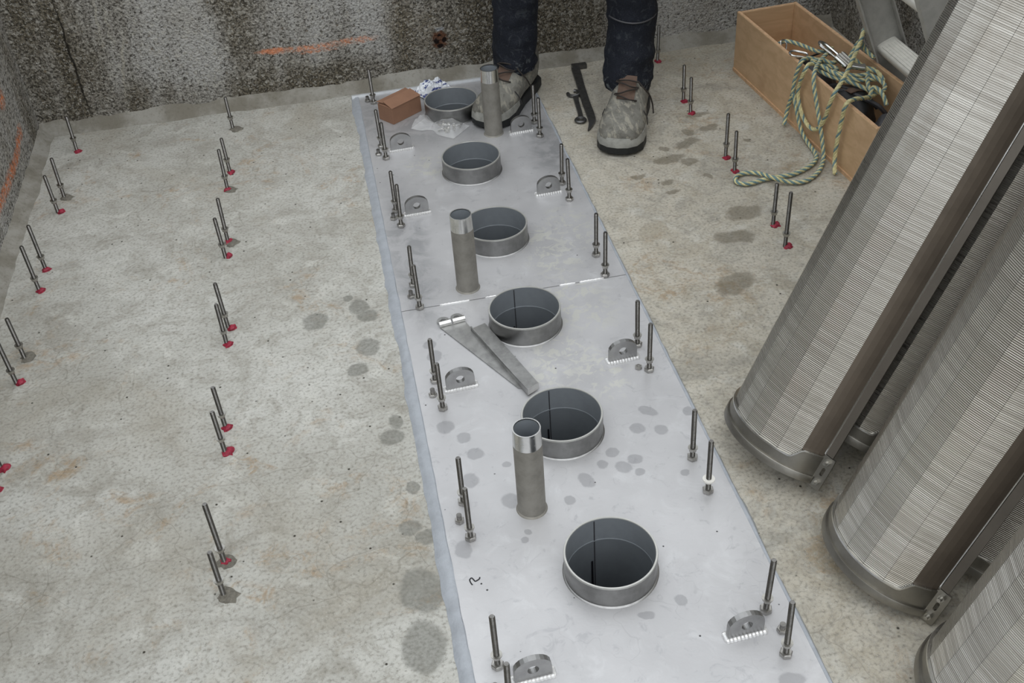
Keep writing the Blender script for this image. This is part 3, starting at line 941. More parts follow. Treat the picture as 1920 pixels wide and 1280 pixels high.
def screen_meshes():
    out = {}
    nf = 8
    e = R(19)
    a0, a1 = PH - e, PH - math.pi + e
    angs = [a0 + (a1 - a0) * i / nf for i in range(nf + 1)]
    rw = RS - 0.0022
    m = MB()
    vs, fs = [], []
    pitch = 0.0031
    z = 0.030
    rows = []
    while z < LS - 0.05:
        for dz, dr in ((0.0, -0.0013), (0.0003, -0.0003), (0.0007, 0.0), (0.0023, 0.0), (0.0027, -0.0003), (0.0029, -0.0013)):
            rows.append((z + dz, rw + dr))
        z += pitch
    # flat facets between support bars: each facet has its own vertices so that it stays flat
    for i in range(nf):
        o = len(vs)
        for (zz, r) in rows:
            for a in (angs[i] - 0.002, angs[i + 1] + 0.002):
                vs.append((r * math.cos(a), r * math.sin(a), zz))
        fs += [(o + 2 * j, o + 2 * j + 1, o + 2 * j + 3, o + 2 * j + 2) for j in range(len(rows) - 1)]
    m.add(vs, fs)
    out['wire'] = m.mesh('wire_surface', M['wire'])
    # support bars inside
    out['bar_at'] = [((rw - 0.005) * math.cos(a), (rw - 0.005) * math.sin(a), 0.04) for a in angs[1:-1]]
    out['bars'] = MB().cyl((0, 0, 0), (0, 0, LS - 0.08), 0.003, n=6).mesh('support_bar', M['strip'])
    # inner lining so that the shell is opaque
    m = MB()
    vs = []
    for zz in (0.03, LS - 0.03):
        for a in angs:
            vs.append(((rw - 0.009) * math.cos(a), (rw - 0.009) * math.sin(a), zz))
    n = len(angs)
    m.add(vs, [(i, i + 1, n + i + 1, n + i) for i in range(n - 1)])
    out['lining'] = m.mesh('lining', M['strip'])

    # bands at both ends; the band rises to a tab near the edges
    def arc(k, nn):
        return PH - math.pi * k / nn

    def band(bottom):
        m = MB()
        nn = 72
        prof_o, prof_i = [], []
        for k in range(nn + 1):
            a = arc(k, nn)
            de = min(k, nn - k) / nn * 180
            tabh = 0.055 if de < 16 else (0.055 - (0.055 - 0.034) * 0.5 * (1 - math.cos(math.pi * min(1, (de - 16) / 10))))
            prof_o.append((a, tabh))
        vs = []
        for a, hh in prof_o:
            for r, z in ((RS, 0.0), (RS, hh - 0.001), (RS - 0.0008, hh), (RS - 0.0026, hh), (RS - 0.006, 0.0)):
                vs.append((r * math.cos(a), r * math.sin(a), z if bottom else LS - z))
        q = 5
        fs = [(k * q + i, k * q + (i + 1) % q, (k + 1) * q + (i + 1) % q, (k + 1) * q + i) for k in range(nn) for i in range(q)]
        fs += [tuple(range(q)), tuple(nn * q + i for i in range(q))]
        m.add(vs, fs, True)
        return m

    out['band'] = band(True)
    out['band_top'] = band(False)
    m = MB()
    nn = 72
    vs = []
    for k in range(nn + 1):
        a = arc(k, nn)
        for r, z in ((RS + 0.0035, 0.0), (RS + 0.0035, 0.0125), (RS + 0.0028, 0.014), (RS - 0.001, 0.014), (RS - 0.007, 0.0)):
            vs.append((r * math.cos(a), r * math.sin(a), z))
    q = 5
    m.add(vs, [(k * q + i, k * q + (i + 1) % q, (k + 1) * q + (i + 1) % q, (k + 1) * q + i) for k in range(nn) for i in range(q)] + [tuple(range(q)), tuple(nn * q + i for i in range(q))], True)
    out['lip'] = m
    m = MB()
    vs = []
    for k in range(nn + 1):
        a = arc(2 + (nn - 4) * k / nn, nn)
        for r, z in ((RS + 0.0012, 0.0325), (RS + 0.0012, 0.0355), (RS - 0.003, 0.0360), (RS - 0.003, 0.0325)):
            de = min(2 + (nn - 4) * k / nn, nn - 2 - (nn - 4) * k / nn) / nn * 180
            dz = 0.0 if de >= 26 else (0.021 if de < 16 else 0.021 * 0.5 * (1 + math.cos(math.pi * (de - 16) / 10)))
            vs.append((r * math.cos(a), r * math.sin(a), z + dz))
    q = 4
    m.add(vs, [(k * q + i, k * q + (i + 1) % q, (k + 1) * q + (i + 1) % q, (k + 1) * q + i) for k in range(nn) for i in range(q)], True)
    out['edge_bead'] = m
    # plain edge strips and longitudinal flanges
    for nm, aa, sg in (('near', PH, -1), ('far', PH - math.pi, 1)):
        m = MB()
        n = 5
        vs = []
        for zz in (0.054, LS - 0.054):
            for k in range(n):
                a = aa + sg * (R(19.5) * k / (n - 1))
                vs.append(((RS - 0.003) * math.cos(a), (RS - 0.003) * math.sin(a), zz))
            for k in reversed(range(n)):
                a = aa + sg * (R(19.5) * k / (n - 1))
                vs.append(((RS - 0.008) * math.cos(a), (RS - 0.008) * math.sin(a), zz))
        m.add(vs, [(i, (i + 1) % 10, 10 + (i + 1) % 10, 10 + i) for i in range(10)] + [tuple(range(10)), tuple(range(10, 20))])
        out['strip_' + nm] = m
        d = aa + (R(38) if nm == 'near' else -R(38))
        m = MB()
        p0 = Vector((math.cos(aa), math.sin(aa), 0)) * (RS - 0.004)
        dv = Vector((math.cos(d), math.sin(d), 0))
        nv = Vector((-dv.y, dv.x, 0))
        poly = [p0 - nv * 0.002, p0 + dv * 0.017 - nv * 0.002, p0 + dv * 0.017 + nv * 0.002, p0 + nv * 0.002]
        m.prism([(p.x, p.y) for p in poly], 0.062, LS - 0.062)
        out['flange_' + nm] = m
        m = MB()
        m.cyl(p0 * 1.02 + Vector((0, 0, 0.06)), p0 * 1.02 + Vector((0, 0, LS - 0.06)), 0.0016, n=6)
        out['line_' + nm] = m
        # bracket plate with slot and two bolts
        m = MB()
        bw, bh, bt = 0.026, 0.062, 0.0025

        def P(u_, w_, n_):
            return p0 + dv * u_ + Vector((0, 0, 1)) * w_ + nv * n_
        sl = [(bw * 0.52 + 0.0032 * math.cos(2 * math.pi * i / 16), bh * 0.5 + (0.0075 if math.sin(2 * math.pi * i / 16) > 0 else -0.0075) * 0.55 + 0.0042 * math.sin(2 * math.pi * i / 16)) for i in range(16)]
        cu, cw = bw * 0.52, bh * 0.5
        ou = []
        for (a_, b_) in sl:
            dx, dy = a_ - cu, b_ - cw
            k = min((bw - 0.002 - cu) / dx if dx > 1e-9 else (0.001 - cu) / dx if dx < -1e-9 else 1e9, (bh - 0.001 - cw) / dy if dy > 1e-9 else (-0.004 - cw) / dy if dy < -1e-9 else 1e9)
            ou.append((cu + dx * k, cw + dy * k))
        vs = [P(a_, b_, -bt) for a_, b_ in sl] + [P(a_, b_, -bt) for a_, b_ in ou] + [P(a_, b_, bt) for a_, b_ in sl] + [P(a_, b_, bt) for a_, b_ in ou]
        n = 16
        fs = []
        for i in range(n):
            j = (i + 1) % n
            fs += [(i, j, n + j, n + i), (2 * n + j, 2 * n + i, 3 * n + i, 3 * n + j), (i, 2 * n + i, 2 * n + j, j), (n + j, 3 * n + j, 3 * n + i, n + i)]
        m.add(vs, fs)
        out['bracket_' + nm] = m
        bl = []
        for w_ in (0.010, 0.051):
            m = MB()
            m.cyl(P(bw * 0.5, w_, -bt - 0.012), P(bw * 0.5, w_, bt + 0.010), 0.0031, n=10)
            m.cyl(P(bw * 0.5, w_, -bt - 0.0055), P(bw * 0.5, w_, -bt), 0.0058, n=6, smooth=False)
            bl.append(m)
        out['bolts_' + nm] = bl
    return out


SM = screen_meshes()


def finish(mb, name, mat):
    o = mb.build(name, mat)
    me = o.data
    bpy.data.objects.remove(o)
    return me


SME = dict(wire=SM['wire'], bars=SM['bars'], lining=SM['lining'])
for k, mat in (('band', 'band'), ('band_top', 'band'), ('lip', 'band'), ('edge_bead', 'bright'), ('strip_near', 'strip'), ('strip_far', 'strip'), ('flange_near', 'flange'), ('flange_far', 'flange'), ('line_near', 'bright'), ('line_far', 'bright'), ('bracket_near', 'band'), ('bracket_far', 'band')):
    SME[k] = finish(SM[k], k, M[mat])
for s in ('near', 'far'):
    SME['bolts_' + s] = [finish(b, 'bolt', M['washer']) for b in SM['bolts_' + s]]


def screen(cx, cy, t1, t2, label, cz=None):
    a = Vector((math.sin(t1), math.sin(t2), 0))
    a.z = math.sqrt(1 - a.x ** 2 - a.y ** 2)
    u = Vector((0, 1, 0)).cross(a).normalized()
    v = a.cross(u)
    low = min((RS + 0.004) * (math.cos(PH - math.pi * k / 60) * u.z + math.sin(PH - math.pi * k / 60) * v.z) for k in range(61))
    # the bracket reaches a little below the band
    p0 = Vector((math.cos(PH), math.sin(PH), 0)) * RS + Vector((math.cos(PH + R(38)), math.sin(PH + R(38)), 0)) * 0.024
    low = min(low, p0.x * u.z + p0.y * v.z - 0.004 * a.z)
    c = Vector((cx, cy, FZ - low + 0.0005))
    t = empty('wedge_wire_screen')
    t.matrix_world = Matrix(((u.x, v.x, a.x, c.x), (u.y, v.y, a.y, c.y), (u.z, v.z, a.z, c.z), (0, 0, 0, 1)))
    tag(t, label, 'screen', 'half-round screens leaning at the right')
    tag(link('wire_surface', SME['wire'], t), 'fine ribbed wedge-wire surface', kind='stuff')
    for q in SM['bar_at']:
        link('support_bar', SME['bars'], t).location = q
    link('lining', SME['lining'], t)
    bd = link('end_band', SME['band'], t)
    link('lip', SME['lip'], bd)
    link('edge_bead', SME['edge_bead'], bd)
    link('end_band', SME['band_top'], t)
    for s in ('near', 'far'):
        link('edge_strip', SME['strip_' + s], t)
        fg = link('flange', SME['flange_' + s], t)
        link('edge_weld', SME['line_' + s], fg)
        br = link('bracket', SME['bracket_' + s], t)
        for b in SME['bolts_' + s]:
            link('bolt', b, br)
    return t


screen(0.383, 0.1994, 0.421, 0.0674, 'farthest half-round wire screen of the front leaning row, nearest the rope')
screen(0.4492, -0.0801, 0.3236, -0.0252, 'middle half-round wire screen of the front leaning row with bracket showing')
screen(0.462, -0.3646, 0.298, -0.05, 'half-round wire screen cut off by the bottom right picture corner')
screen(0.535, 0.21, 0.43, 0.0674, 'half-round wire screen tucked behind the farthest leaning screen')
screen(0.602, -0.07, 0.36, -0.0252, 'half-round wire screen tucked behind the middle leaning screen')

# ------------------------------------------------------------------ the worker
person = tag(empty('person', (0.34, 1.62, FZ)), 'person standing astride the plate in dark trousers and dusty grey lace-up boots', 'person')
PO = Vector((0.34, 1.62, FZ))


def prel(o):
    for v in o.data.vertices:
        v.co -= PO
    return o


def skin_mesh(name, mat, joints, bones, root, parent, sub=2):
    idx = {k: i for i, k in enumerate(joints)}
    me = bpy.data.meshes.new(name)
    me.from_pydata([Vector(j[0]) - PO for j in joints.values()], [(idx[a], idx[b]) for a, b in bones], [])
    o = link(name, me, parent)
    o.modifiers.new('skin', 'SKIN').use_smooth_shade = True
    for i, j in enumerate(joints.values()):
        sv = me.skin_vertices[0].data[i]
        sv.radius = (j[1], j[2] if len(j) > 2 else j[1])
        sv.use_root = (i == idx[root])
    sb = o.modifiers.new('sub', 'SUBSURF')
    sb.levels = sb.render_levels = sub
    me.materials.append(mat)
    return o


# trousers: two lofted legs with folds meeting in a pelvis
def leg_rings(pts, seed):
    rings = []
    path = smooth_path([p[:3] for p in pts], 8)
    rads = []
    for a, b in zip(pts, pts[1:]):
        for k in range(8):
            rads.append(a[3] + (b[3] - a[3]) * k / 8)
    rads.append(pts[-1][3])
    n = 28
    for i, (p, r) in enumerate(zip(path, rads)):
        rg = []
        for k in range(n):
            a = 2 * math.pi * k / n
            f = 1 + 0.13 * noise.noise((math.cos(a) * 1.5 + seed, math.sin(a) * 1.5, p.z * 26)) + 0.07 * noise.noise((math.cos(a) * 3 + seed, math.sin(a) * 3, p.z * 60 + math.cos(a) * 2))
            rg.append(Vector((p.x + r * f * math.cos(a), p.y + r * f * 1.12 * math.sin(a), p.z + 0.006 * math.sin(a + seed) * (1 if i < 6 else 0))))
        rings.append(rg)
    return rings


tr = MB()
LL = [(0.196, 1.728, 0.092, .056), (0.197, 1.732, 0.115, .061), (0.200, 1.738, 0.16, .061), (0.206, 1.742, 0.24, .061), (0.210, 1.738, 0.33, .063), (0.222, 1.71, 0.47, .068), (0.245, 1.71, 0.66, .082), (0.27, 1.72, 0.86, .095)]
RL = [(0.466, 1.532, 0.078, .057), (0.466, 1.538, 0.105, .065), (0.474, 1.556, 0.155, .064), (0.487, 1.578, 0.22, .064), (0.490, 1.585, 0.33, .068), (0.485, 1.590, 0.47, .072), (0.455, 1.65, 0.66, .086), (0.42, 1.71, 0.86, .095)]
for pts, sd in ((LL, 1.3), (RL, 5.1)):
    rg = leg_rings(pts, sd)
    # inner turn of the hem
    cx = sum((q.x for q in rg[0])) / 28; cy = sum((q.y for q in rg[0])) / 28
    hem = [Vector((cx + (q.x - cx) * 0.93, cy + (q.y - cy) * 0.93, q.z + 0.012)) for q in rg[0]]
    tr.loft([hem] + rg)
n = 28
tr.loft([[Vector((0.345 + rx * math.cos(2 * math.pi * k / n), 1.715 + ry * math.sin(2 * math.pi * k / n), z)) for k in range(n)] for z, rx, ry in ((0.80, .10, .07), (0.84, .165, .10), (0.92, .175, .115), (1.0, .165, .11), (1.04, .16, .105))])
tz = prel(tr.build('trousers', M['denim'], person))
tag(tz, 'dusty navy work trousers')
# belt-like knee seam stitched across the right shin
kn = MB()
kn.tube([Vector((0.487 + 0.0665 * math.cos(a), 1.58 + 0.0745 * math.sin(a), 0.268 + 0.004 * math.cos(a * 2))) for a in [R(195 + 150 * i / 20) for i in range(21)]], 0.0022, 6)
tag(prel(kn.build('knee_pocket_seam', M['gear_grey'], tz)), 'pale stitched seam')

# boots
def boot(toe, heel, z, label, seed):
    toe, heel = Vector(toe), Vector(heel)
    d = (toe - heel)
    L = d.length
    ang = math.atan2(d.y, d.x)
    s = L / 0.30
    mt = Matrix.Translation((heel.x - PO.x, heel.y - PO.y, z - PO.z)) @ Matrix.Rotation(ang, 4, 'Z') @ Matrix.Scale(s, 4) @ Matrix.Diagonal((1, 1.03, 0.86, 1))
    prof = [((.297, .050), (.297, .040), .006), ((.294, .066), (.294, .030), .030), ((.284, .078), (.284, .026), .043), ((.262, .087), (.262, .025), .051), ((.232, .093), (.232, .025), .054), ((.205, .100), (.20, .025), .053),
            ((.18, .111), (.155, .025), .049), ((.16, .125), (.11, .025), .045), ((.143, .137), (.05, .025), .043), ((.128, .148), (.005, .034), .042), ((.116, .157), (-.006, .075), .043), ((.108, .166), (-.002, .11), .043), ((.103, .175), (.006, .14), .043), ((.10, .183), (.012, .17), .042)]
    n = 24
    rings = []
    for (tx, tz_), (bx, bz), w in prof:
        rg = []
        for k in range(n):
            a = 2 * math.pi * k / n
            ca, sa = math.cos(a), math.sin(a)
            e = 0.75
            cc = math.copysign(abs(ca) ** e, ca); ss = math.copysign(abs(sa) ** e, sa)
            u = 0.5 + 0.5 * ss
            ww = w * (1.0 - 0.22 * max(0, ss))
            cr = 0.0016 * math.sin(tx * 330) * max(0, ss) if .2 < tx < .28 else 0
            rg.append(mt @ Vector((bx + (tx - bx) * u, cc * ww, bz + (tz_ - bz) * u + cr)))
        rings.append(rg)
    b = MB().loft(rings).build('boot', M['boot'], person)
    tag(b, label)
    # sole: outline of the foot extruded
    outl = []
    half = [(-.012, 0), (-.009, .022), (.005, .036), (.04, .042), (.09, .042), (.13, .043), (.18, .050), (.225, .057), (.262, .055), (.288, .044), (.302, .024), (.306, 0)]
    outl = [(x, y) for x, y in half] + [(x, -y) for x, y in half[-2:0:-1]]
    m = MB()
    m.loft([[mt @ Vector((x * k + (1 - k) * .14, y * k, zz + (0.006 if (x > .27 and zz < 0.01) else 0))) for x, y in outl] for zz, k in ((0.0, 0.97), (0.004, 1.0), (0.029, 1.0), (0.034, 0.97))], True, False)
    so = m.build('sole', M['sole'], b)
    # toe bumper band
    m = MB()
    vs = []
    tp = [(x, y) for x, y in half if x > .16] ; tp = [(x, y) for x, y in tp] + [(x, -y) for x, y in tp[-2::-1]]
    for (x, y) in tp:
        for zz, k in ((0.029, 1.005), (0.042, 0.995), (0.053, 0.965), (0.053, 0.9), (0.029, 0.9)):
            vs.append(mt @ Vector((.14 + (x - .14) * k, y * k, zz - (0.010 * max(0, (.24 - x) / .08) if zz > 0.03 else 0))))
    q = 5
    m.add(vs, [(i * q + j, i * q + (j + 1) % q, (i + 1) * q + (j + 1) % q, (i + 1) * q + j) for i in range(len(tp) - 1) for j in range(q)], True)
    m.build('toe_bumper', M['toe'], b)
    # tongue
    m = MB()
    vs = []
    for x, zz in ((.185, .1105), (.168, .121), (.153, .133), (.141, .143), (.130, .152)):
        for y in (-.021, -.011, 0, .011, .021):
            vs.append(mt @ Vector((x + 0.004 - abs(y) * 0.25, y, zz + 0.002 - abs(y) * 0.22)))
    m.add(vs, [(i * 5 + j, i * 5 + j + 1, i * 5 + j + 6, i * 5 + j + 5) for i in range(4) for j in range(4)], True)
    m.build('tongue', M['tongue'], b, fix=False)
    # laces: crossing bars and a loose end
    rows = [(.19, .109), (.174, .119), (.158, .131), (.144, .142)]
    for i, (x, zz) in enumerate(rows):
        m = MB()
        x2, z2 = rows[min(i + 1, 3)]
        sgn = 1 if i % 2 else -1
        m.tube([mt @ p for p in smooth_path([(x - .006, -sgn * .027, zz - .004), (x + .008, -sgn * .012, zz + .006), (x * .6 + x2 * .4 + .009, sgn * .006, zz * .6 + z2 * .4 + .007), (x2 + .002, sgn * .027, z2 - .002)], 5)], 0.0022, 6)
        m.build('lace', M['lace'], b)
    m = MB()
    m.tube([mt @ p for p in smooth_path([(.142, .024, .142), (.15, .040, .125), (.14, .052, .10), (.128, .056, .075), (.12, .058, .055), (.128, .061, .036)], 5)], 0.002, 6)
    m.build('lace', M['lace'], b)
    # side panel seams
    for sgn in (-1, 1):
        m = MB()
        m.tube([mt @ p for p in smooth_path([(.20, sgn * .046, .085), (.19, sgn * .0535, .06), (.178, sgn * .0535, .03)], 5)], 0.0013, 5)
        m.build('panel_seam', M['gear_grey'], b)
    return b


boot((0.072, 1.558, 0), (0.250, 1.800, 0), 0.0, 'dusty boot on the steel plate behind the far stub pipe', 1)
boot((0.378, 1.316, 0), (0.512, 1.610, 0), FZ, 'dusty grey boot on the concrete', 2)

# upper body (above the frame): jacket, body, hair
J = {'pel': ((0.345, 1.715, 0.98), .15, .10), 'wai': ((0.345, 1.71, 1.12), .145, .10), 'che': ((0.345, 1.68, 1.32), .165, .11), 'nec': ((0.345, 1.65, 1.46), .075, .07),
     'shl': ((0.175, 1.665, 1.41), .068), 'ell': ((0.115, 1.64, 1.14), .052), 'wrl': ((0.15, 1.46, 0.99), .042),
     'shr': ((0.515, 1.665, 1.41), .068), 'elr': ((0.575, 1.64, 1.14), .052), 'wrr': ((0.54, 1.46, 0.99), .042)}
tag(skin_mesh('jacket', M['jacket'], J, [('pel', 'wai'), ('wai', 'che'), ('che', 'nec'), ('che', 'shl'), ('shl', 'ell'), ('ell', 'wrl'), ('che', 'shr'), ('shr', 'elr'), ('elr', 'wrr')], 'pel', person), 'dark work jacket')
B = {'che': ((0.345, 1.68, 1.30), .10), 'nec': ((0.345, 1.645, 1.47), .055), 'jaw': ((0.345, 1.62, 1.545), .066, .075), 'bro': ((0.345, 1.625, 1.62), .075, .09), 'cro': ((0.345, 1.64, 1.69), .062, .075), 'nose': ((0.345, 1.525, 1.575), .012)}
BE = [('che', 'nec'), ('nec', 'jaw'), ('jaw', 'bro'), ('bro', 'cro'), ('bro', 'nose')]
for s, sx in (('l', 0.15), ('r', 0.54)):
    B['wr' + s] = ((sx, 1.47, 0.995), .027)
    B['sh' + s] = ((sx + (0.03 if s == 'l' else -0.03), 1.665, 1.38), .05)
    B['el' + s] = ((sx + (-0.03 if s == 'l' else 0.03), 1.64, 1.15), .038)
    B['pa' + s] = ((sx, 1.40, 0.965), .033, .018)
    BE += [('che', 'sh' + s), ('sh' + s, 'el' + s), ('el' + s, 'wr' + s), ('wr' + s, 'pa' + s)]
    for f in range(4):
        fx = sx + (f - 1.5) * 0.021
        B['f%d%s' % (f, s)] = ((fx, 1.345, 0.945), .009)
        B['g%d%s' % (f, s)] = ((fx, 1.315 + 0.006 * abs(f - 1.3), 0.918), .0075)
        BE += [('pa' + s, 'f%d%s' % (f, s)), ('f%d%s' % (f, s), 'g%d%s' % (f, s))]
    tx = sx + (0.045 if s == 'l' else -0.045)
    B['t1' + s] = ((tx, 1.405, 0.955), .0105)
    B['t2' + s] = ((tx, 1.37, 0.935), .009)
    BE += [('wr' + s, 't1' + s), ('t1' + s, 't2' + s)]
skin_mesh('body', M['skin'], B, BE, 'che', person)
hr = MB()
hr.loft([[Vector((0.345 + rx * math.cos(2 * math.pi * k / 20), 1.655 + ry * math.sin(2 * math.pi * k / 20) , z + 0.012 * math.sin(2 * math.pi * k / 20) * -1)) for k in range(20)] for z, rx, ry in ((1.60, .088, .085), (1.66, .090, .095), (1.71, .078, .085), (1.745, .05, .055), (1.76, .01, .01))])
prel(hr.build('hair', M['hair'], person))

# ------------------------------------------------------------------ plywood crate
CA = Vector((0.838, 1.715, 0)); CB = Vector((0.892, 0.958, 0))
cl = (CB - CA).length
ca = math.atan2(CB.y - CA.y, CB.x - CA.x)
crate = tag(empty('plywood_crate', (CA.x, CA.y, FZ), (0, 0, ca)), 'long open plywood crate holding rope and climbing gear', 'crate')
W, H, T = 0.182, 0.174, 0.010         # local x along the length, local +y away from the plate


def panel(name, x0, x1, y0, y1, z0, z1, label=None):
    m = MB()
    m.box(x0, x1, y0, y1, z0, z1)
    o = m.build(name, M['ply'], crate)
    bv = o.modifiers.new('bevel', 'BEVEL'); bv.width = 0.0012; bv.segments = 2
    if label: tag(o, label)
    # lighter sawn edge on top
    e = MB().box(x0 + 0.001, x1 - 0.001, y0 + 0.001, y1 - 0.001, z1 - 0.0006, z1 + 0.0008).build('sawn_edge', M['ply_edge'], o)
    return o


panel('side_panel', 0, cl, 0, T, 0.0, H, 'plywood side with rope hanging over it')
panel('side_panel', 0, cl, W - T, W, 0.0, H)
panel('end_panel', 0, T, T, W - T, 0.004, H - 0.001)
panel('end_panel', cl - T, cl, T, W - T, 0.004, H - 0.001)
MB().box(T, cl - T, T, W - T, 0.004, 0.014).build('base_panel', M['ply'], crate)
MB().box(0.004, cl - 0.004, -0.004, 0.0, 0.0, 0.009).build('bottom_batten', M['ply_edge'], crate)

# contents: dark gear bags, straps, metal clips
def lump(name, loc, size, mat, label, cat, seed, group=None, flat=0.0):
    bm = bmesh.new()
    bmesh.ops.create_icosphere(bm, subdivisions=4, radius=1.0)
    for v in bm.verts:
        k = 1 + 0.22 * noise.noise(v.co * 1.4 + Vector((seed, 0, 0))) + 0.08 * noise.noise(v.co * 4 + Vector((0, seed, 0)))
        v.co *= k
        v.co.z = max(v.co.z, -0.8)
        v.co = Vector((v.co.x * size[0], v.co.y * size[1], (v.co.z + 0.8) * size[2]))
    me = bpy.data.meshes.new(name)
    bm.to_mesh(me); bm.free()
    me.polygons.foreach_set('use_smooth', [True] * len(me.polygons))
    me.materials.append(mat)
    o = link(name, me)
    o.location = loc
    o.rotation_euler = (0, 0, ca)
    return tag(o, label, cat, group)


CZ = FZ + 0.0145
bag1 = lump('gear_bag', (0.952, 1.215, CZ), (0.090, 0.056, 0.076), M['black'], 'black gear bag filling the middle of the crate', 'bag', 3)
bag2 = lump('gear_bag', (0.970, 1.040, CZ), (0.048, 0.050, 0.076), M['gear_grey'], 'dark grey gear bundle at the near end of the crate', 'bag', 8)
bag3 = lump('gear_bag', (0.945, 1.415, CZ), (0.072, 0.055, 0.072), M['gear_grey'], 'dark grey gear block under the rope at the middle of the crate', 'bag', 14)
for b, zz, yy in ((bag1, 0.125, 0.0), (bag1, 0.127, 0.04)):
    m = MB()
    m.tube(smooth_path([(-0.07 + yy, -0.05, zz - 0.03), (-0.05 + yy, -0.02, zz), (0.0 + yy, 0.0, zz + 0.004), (0.04 + yy, 0.03, zz - 0.008), (0.05 + yy, 0.05, zz - 0.03)], 6), 0.006, 6)
    m.build('strap', M['gear_grey'], b)
# brown flap on the gear
m = MB()
vs = [(x, y, 0.134 + 0.006 * math.sin(x * 60) - abs(y) * 0.2) for x in (-0.03, -0.01, 0.01, 0.03) for y in (-0.018, 0.0, 0.018)]
m.add(vs, [(i * 3 + j, i * 3 + j + 1, i * 3 + j + 4, i * 3 + j + 3) for i in range(3) for j in range(2)], True)
fo = m.build('flap', M['tongue'], bag1, fix=False)
fo.modifiers.new('solid', 'SOLIDIFY').thickness = 0.003


def clip_block(loc, rot, size, label, ribs=True):
    t = tag(empty('metal_clip', loc, rot), label, 'clip', 'bright metal clips in the crate')
    a, b, c = size
    m = MB().box(-a, a, -b, b, 0, c)
    o = m.build('body', M['bright'], t)
    bv = o.modifiers.new('bevel', 'BEVEL'); bv.width = min(size) * 0.35; bv.segments = 3
    if ribs:
        for k in (-0.5, 0.0, 0.5):
            MB().cyl((a * k, -b * 0.95, c), (a * k, b * 0.95, c), a * 0.13, n=8).build('rib', M['washer'], t)
    return t


clip_block((0.966, 1.298, 0.176), (R(20), R(-10), R(20)), (0.017, 0.022, 0.012), 'bright faceted clip lying on the rope near the crate middle')
clip_block((0.978, 1.252, 0.176), (R(10), R(5), R(75)), (0.013, 0.021, 0.012), 'bright ribbed clip nearest the ladder')


def carabiner(loc, rot, label, s=1.0):
    t = tag(empty('carabiner', loc, rot), label, 'carabiner', 'carabiners in the crate')
    pts = [(-.012, -.03, 0), (.012, -.026, 0), (.016, 0, 0), (.014, .026, 0), (0, .036, 0), (-.014, .026, 0), (-.016, .012, 0)]
    MB().tube([p * s for p in smooth_path(pts, 6)], 0.0042 * s, 8).build('hook', M['bright'], t)
    MB().cyl((-.016 * s, .012 * s, 0), (-.012 * s, -.03 * s, 0), 0.0034 * s, n=8).build('gate', M['washer'], t)
    MB().cyl((-.0165 * s, .008 * s, 0), (-.014 * s, -.012 * s, 0), 0.0056 * s, n=10).build('sleeve', M['washer'], t)
    return t


carabiner((0.962, 1.372, 0.176), (R(25), R(15), R(40)), 'bright carabiner beside the rope knot at the crate middle', 1.0)
carabiner((0.880, 1.376, 0.176), (R(8), R(-10), R(60)), 'carabiner resting on the crate rim', 0.7)
carabiner((0.879, 1.476, 0.158), (R(30), R(25), R(-10)), 'small carabiner at the rope end near the far crate end', 0.55)
# buckle
bk = tag(empty('buckle', (0.905, 1.42, 0.138), (R(10), R(-20), ca)), 'grey metal buckle plate under the rope in the crate', 'buckle')
m = MB()
m.box(-0.03, 0.03, -0.012, -0.006, 0, 0.006); m.box(-0.03, 0.03, 0.006, 0.012, 0, 0.006); m.box(-0.03, -0.023, -0.006, 0.006, 0, 0.006); m.box(0.023, 0.03, -0.006, 0.006, 0, 0.006)
m.build('frame', M['washer'], bk)
MB().box(-0.004, 0.004, -0.02, 0.06, -0.003, 0.001).build('strap', M['black'], bk)

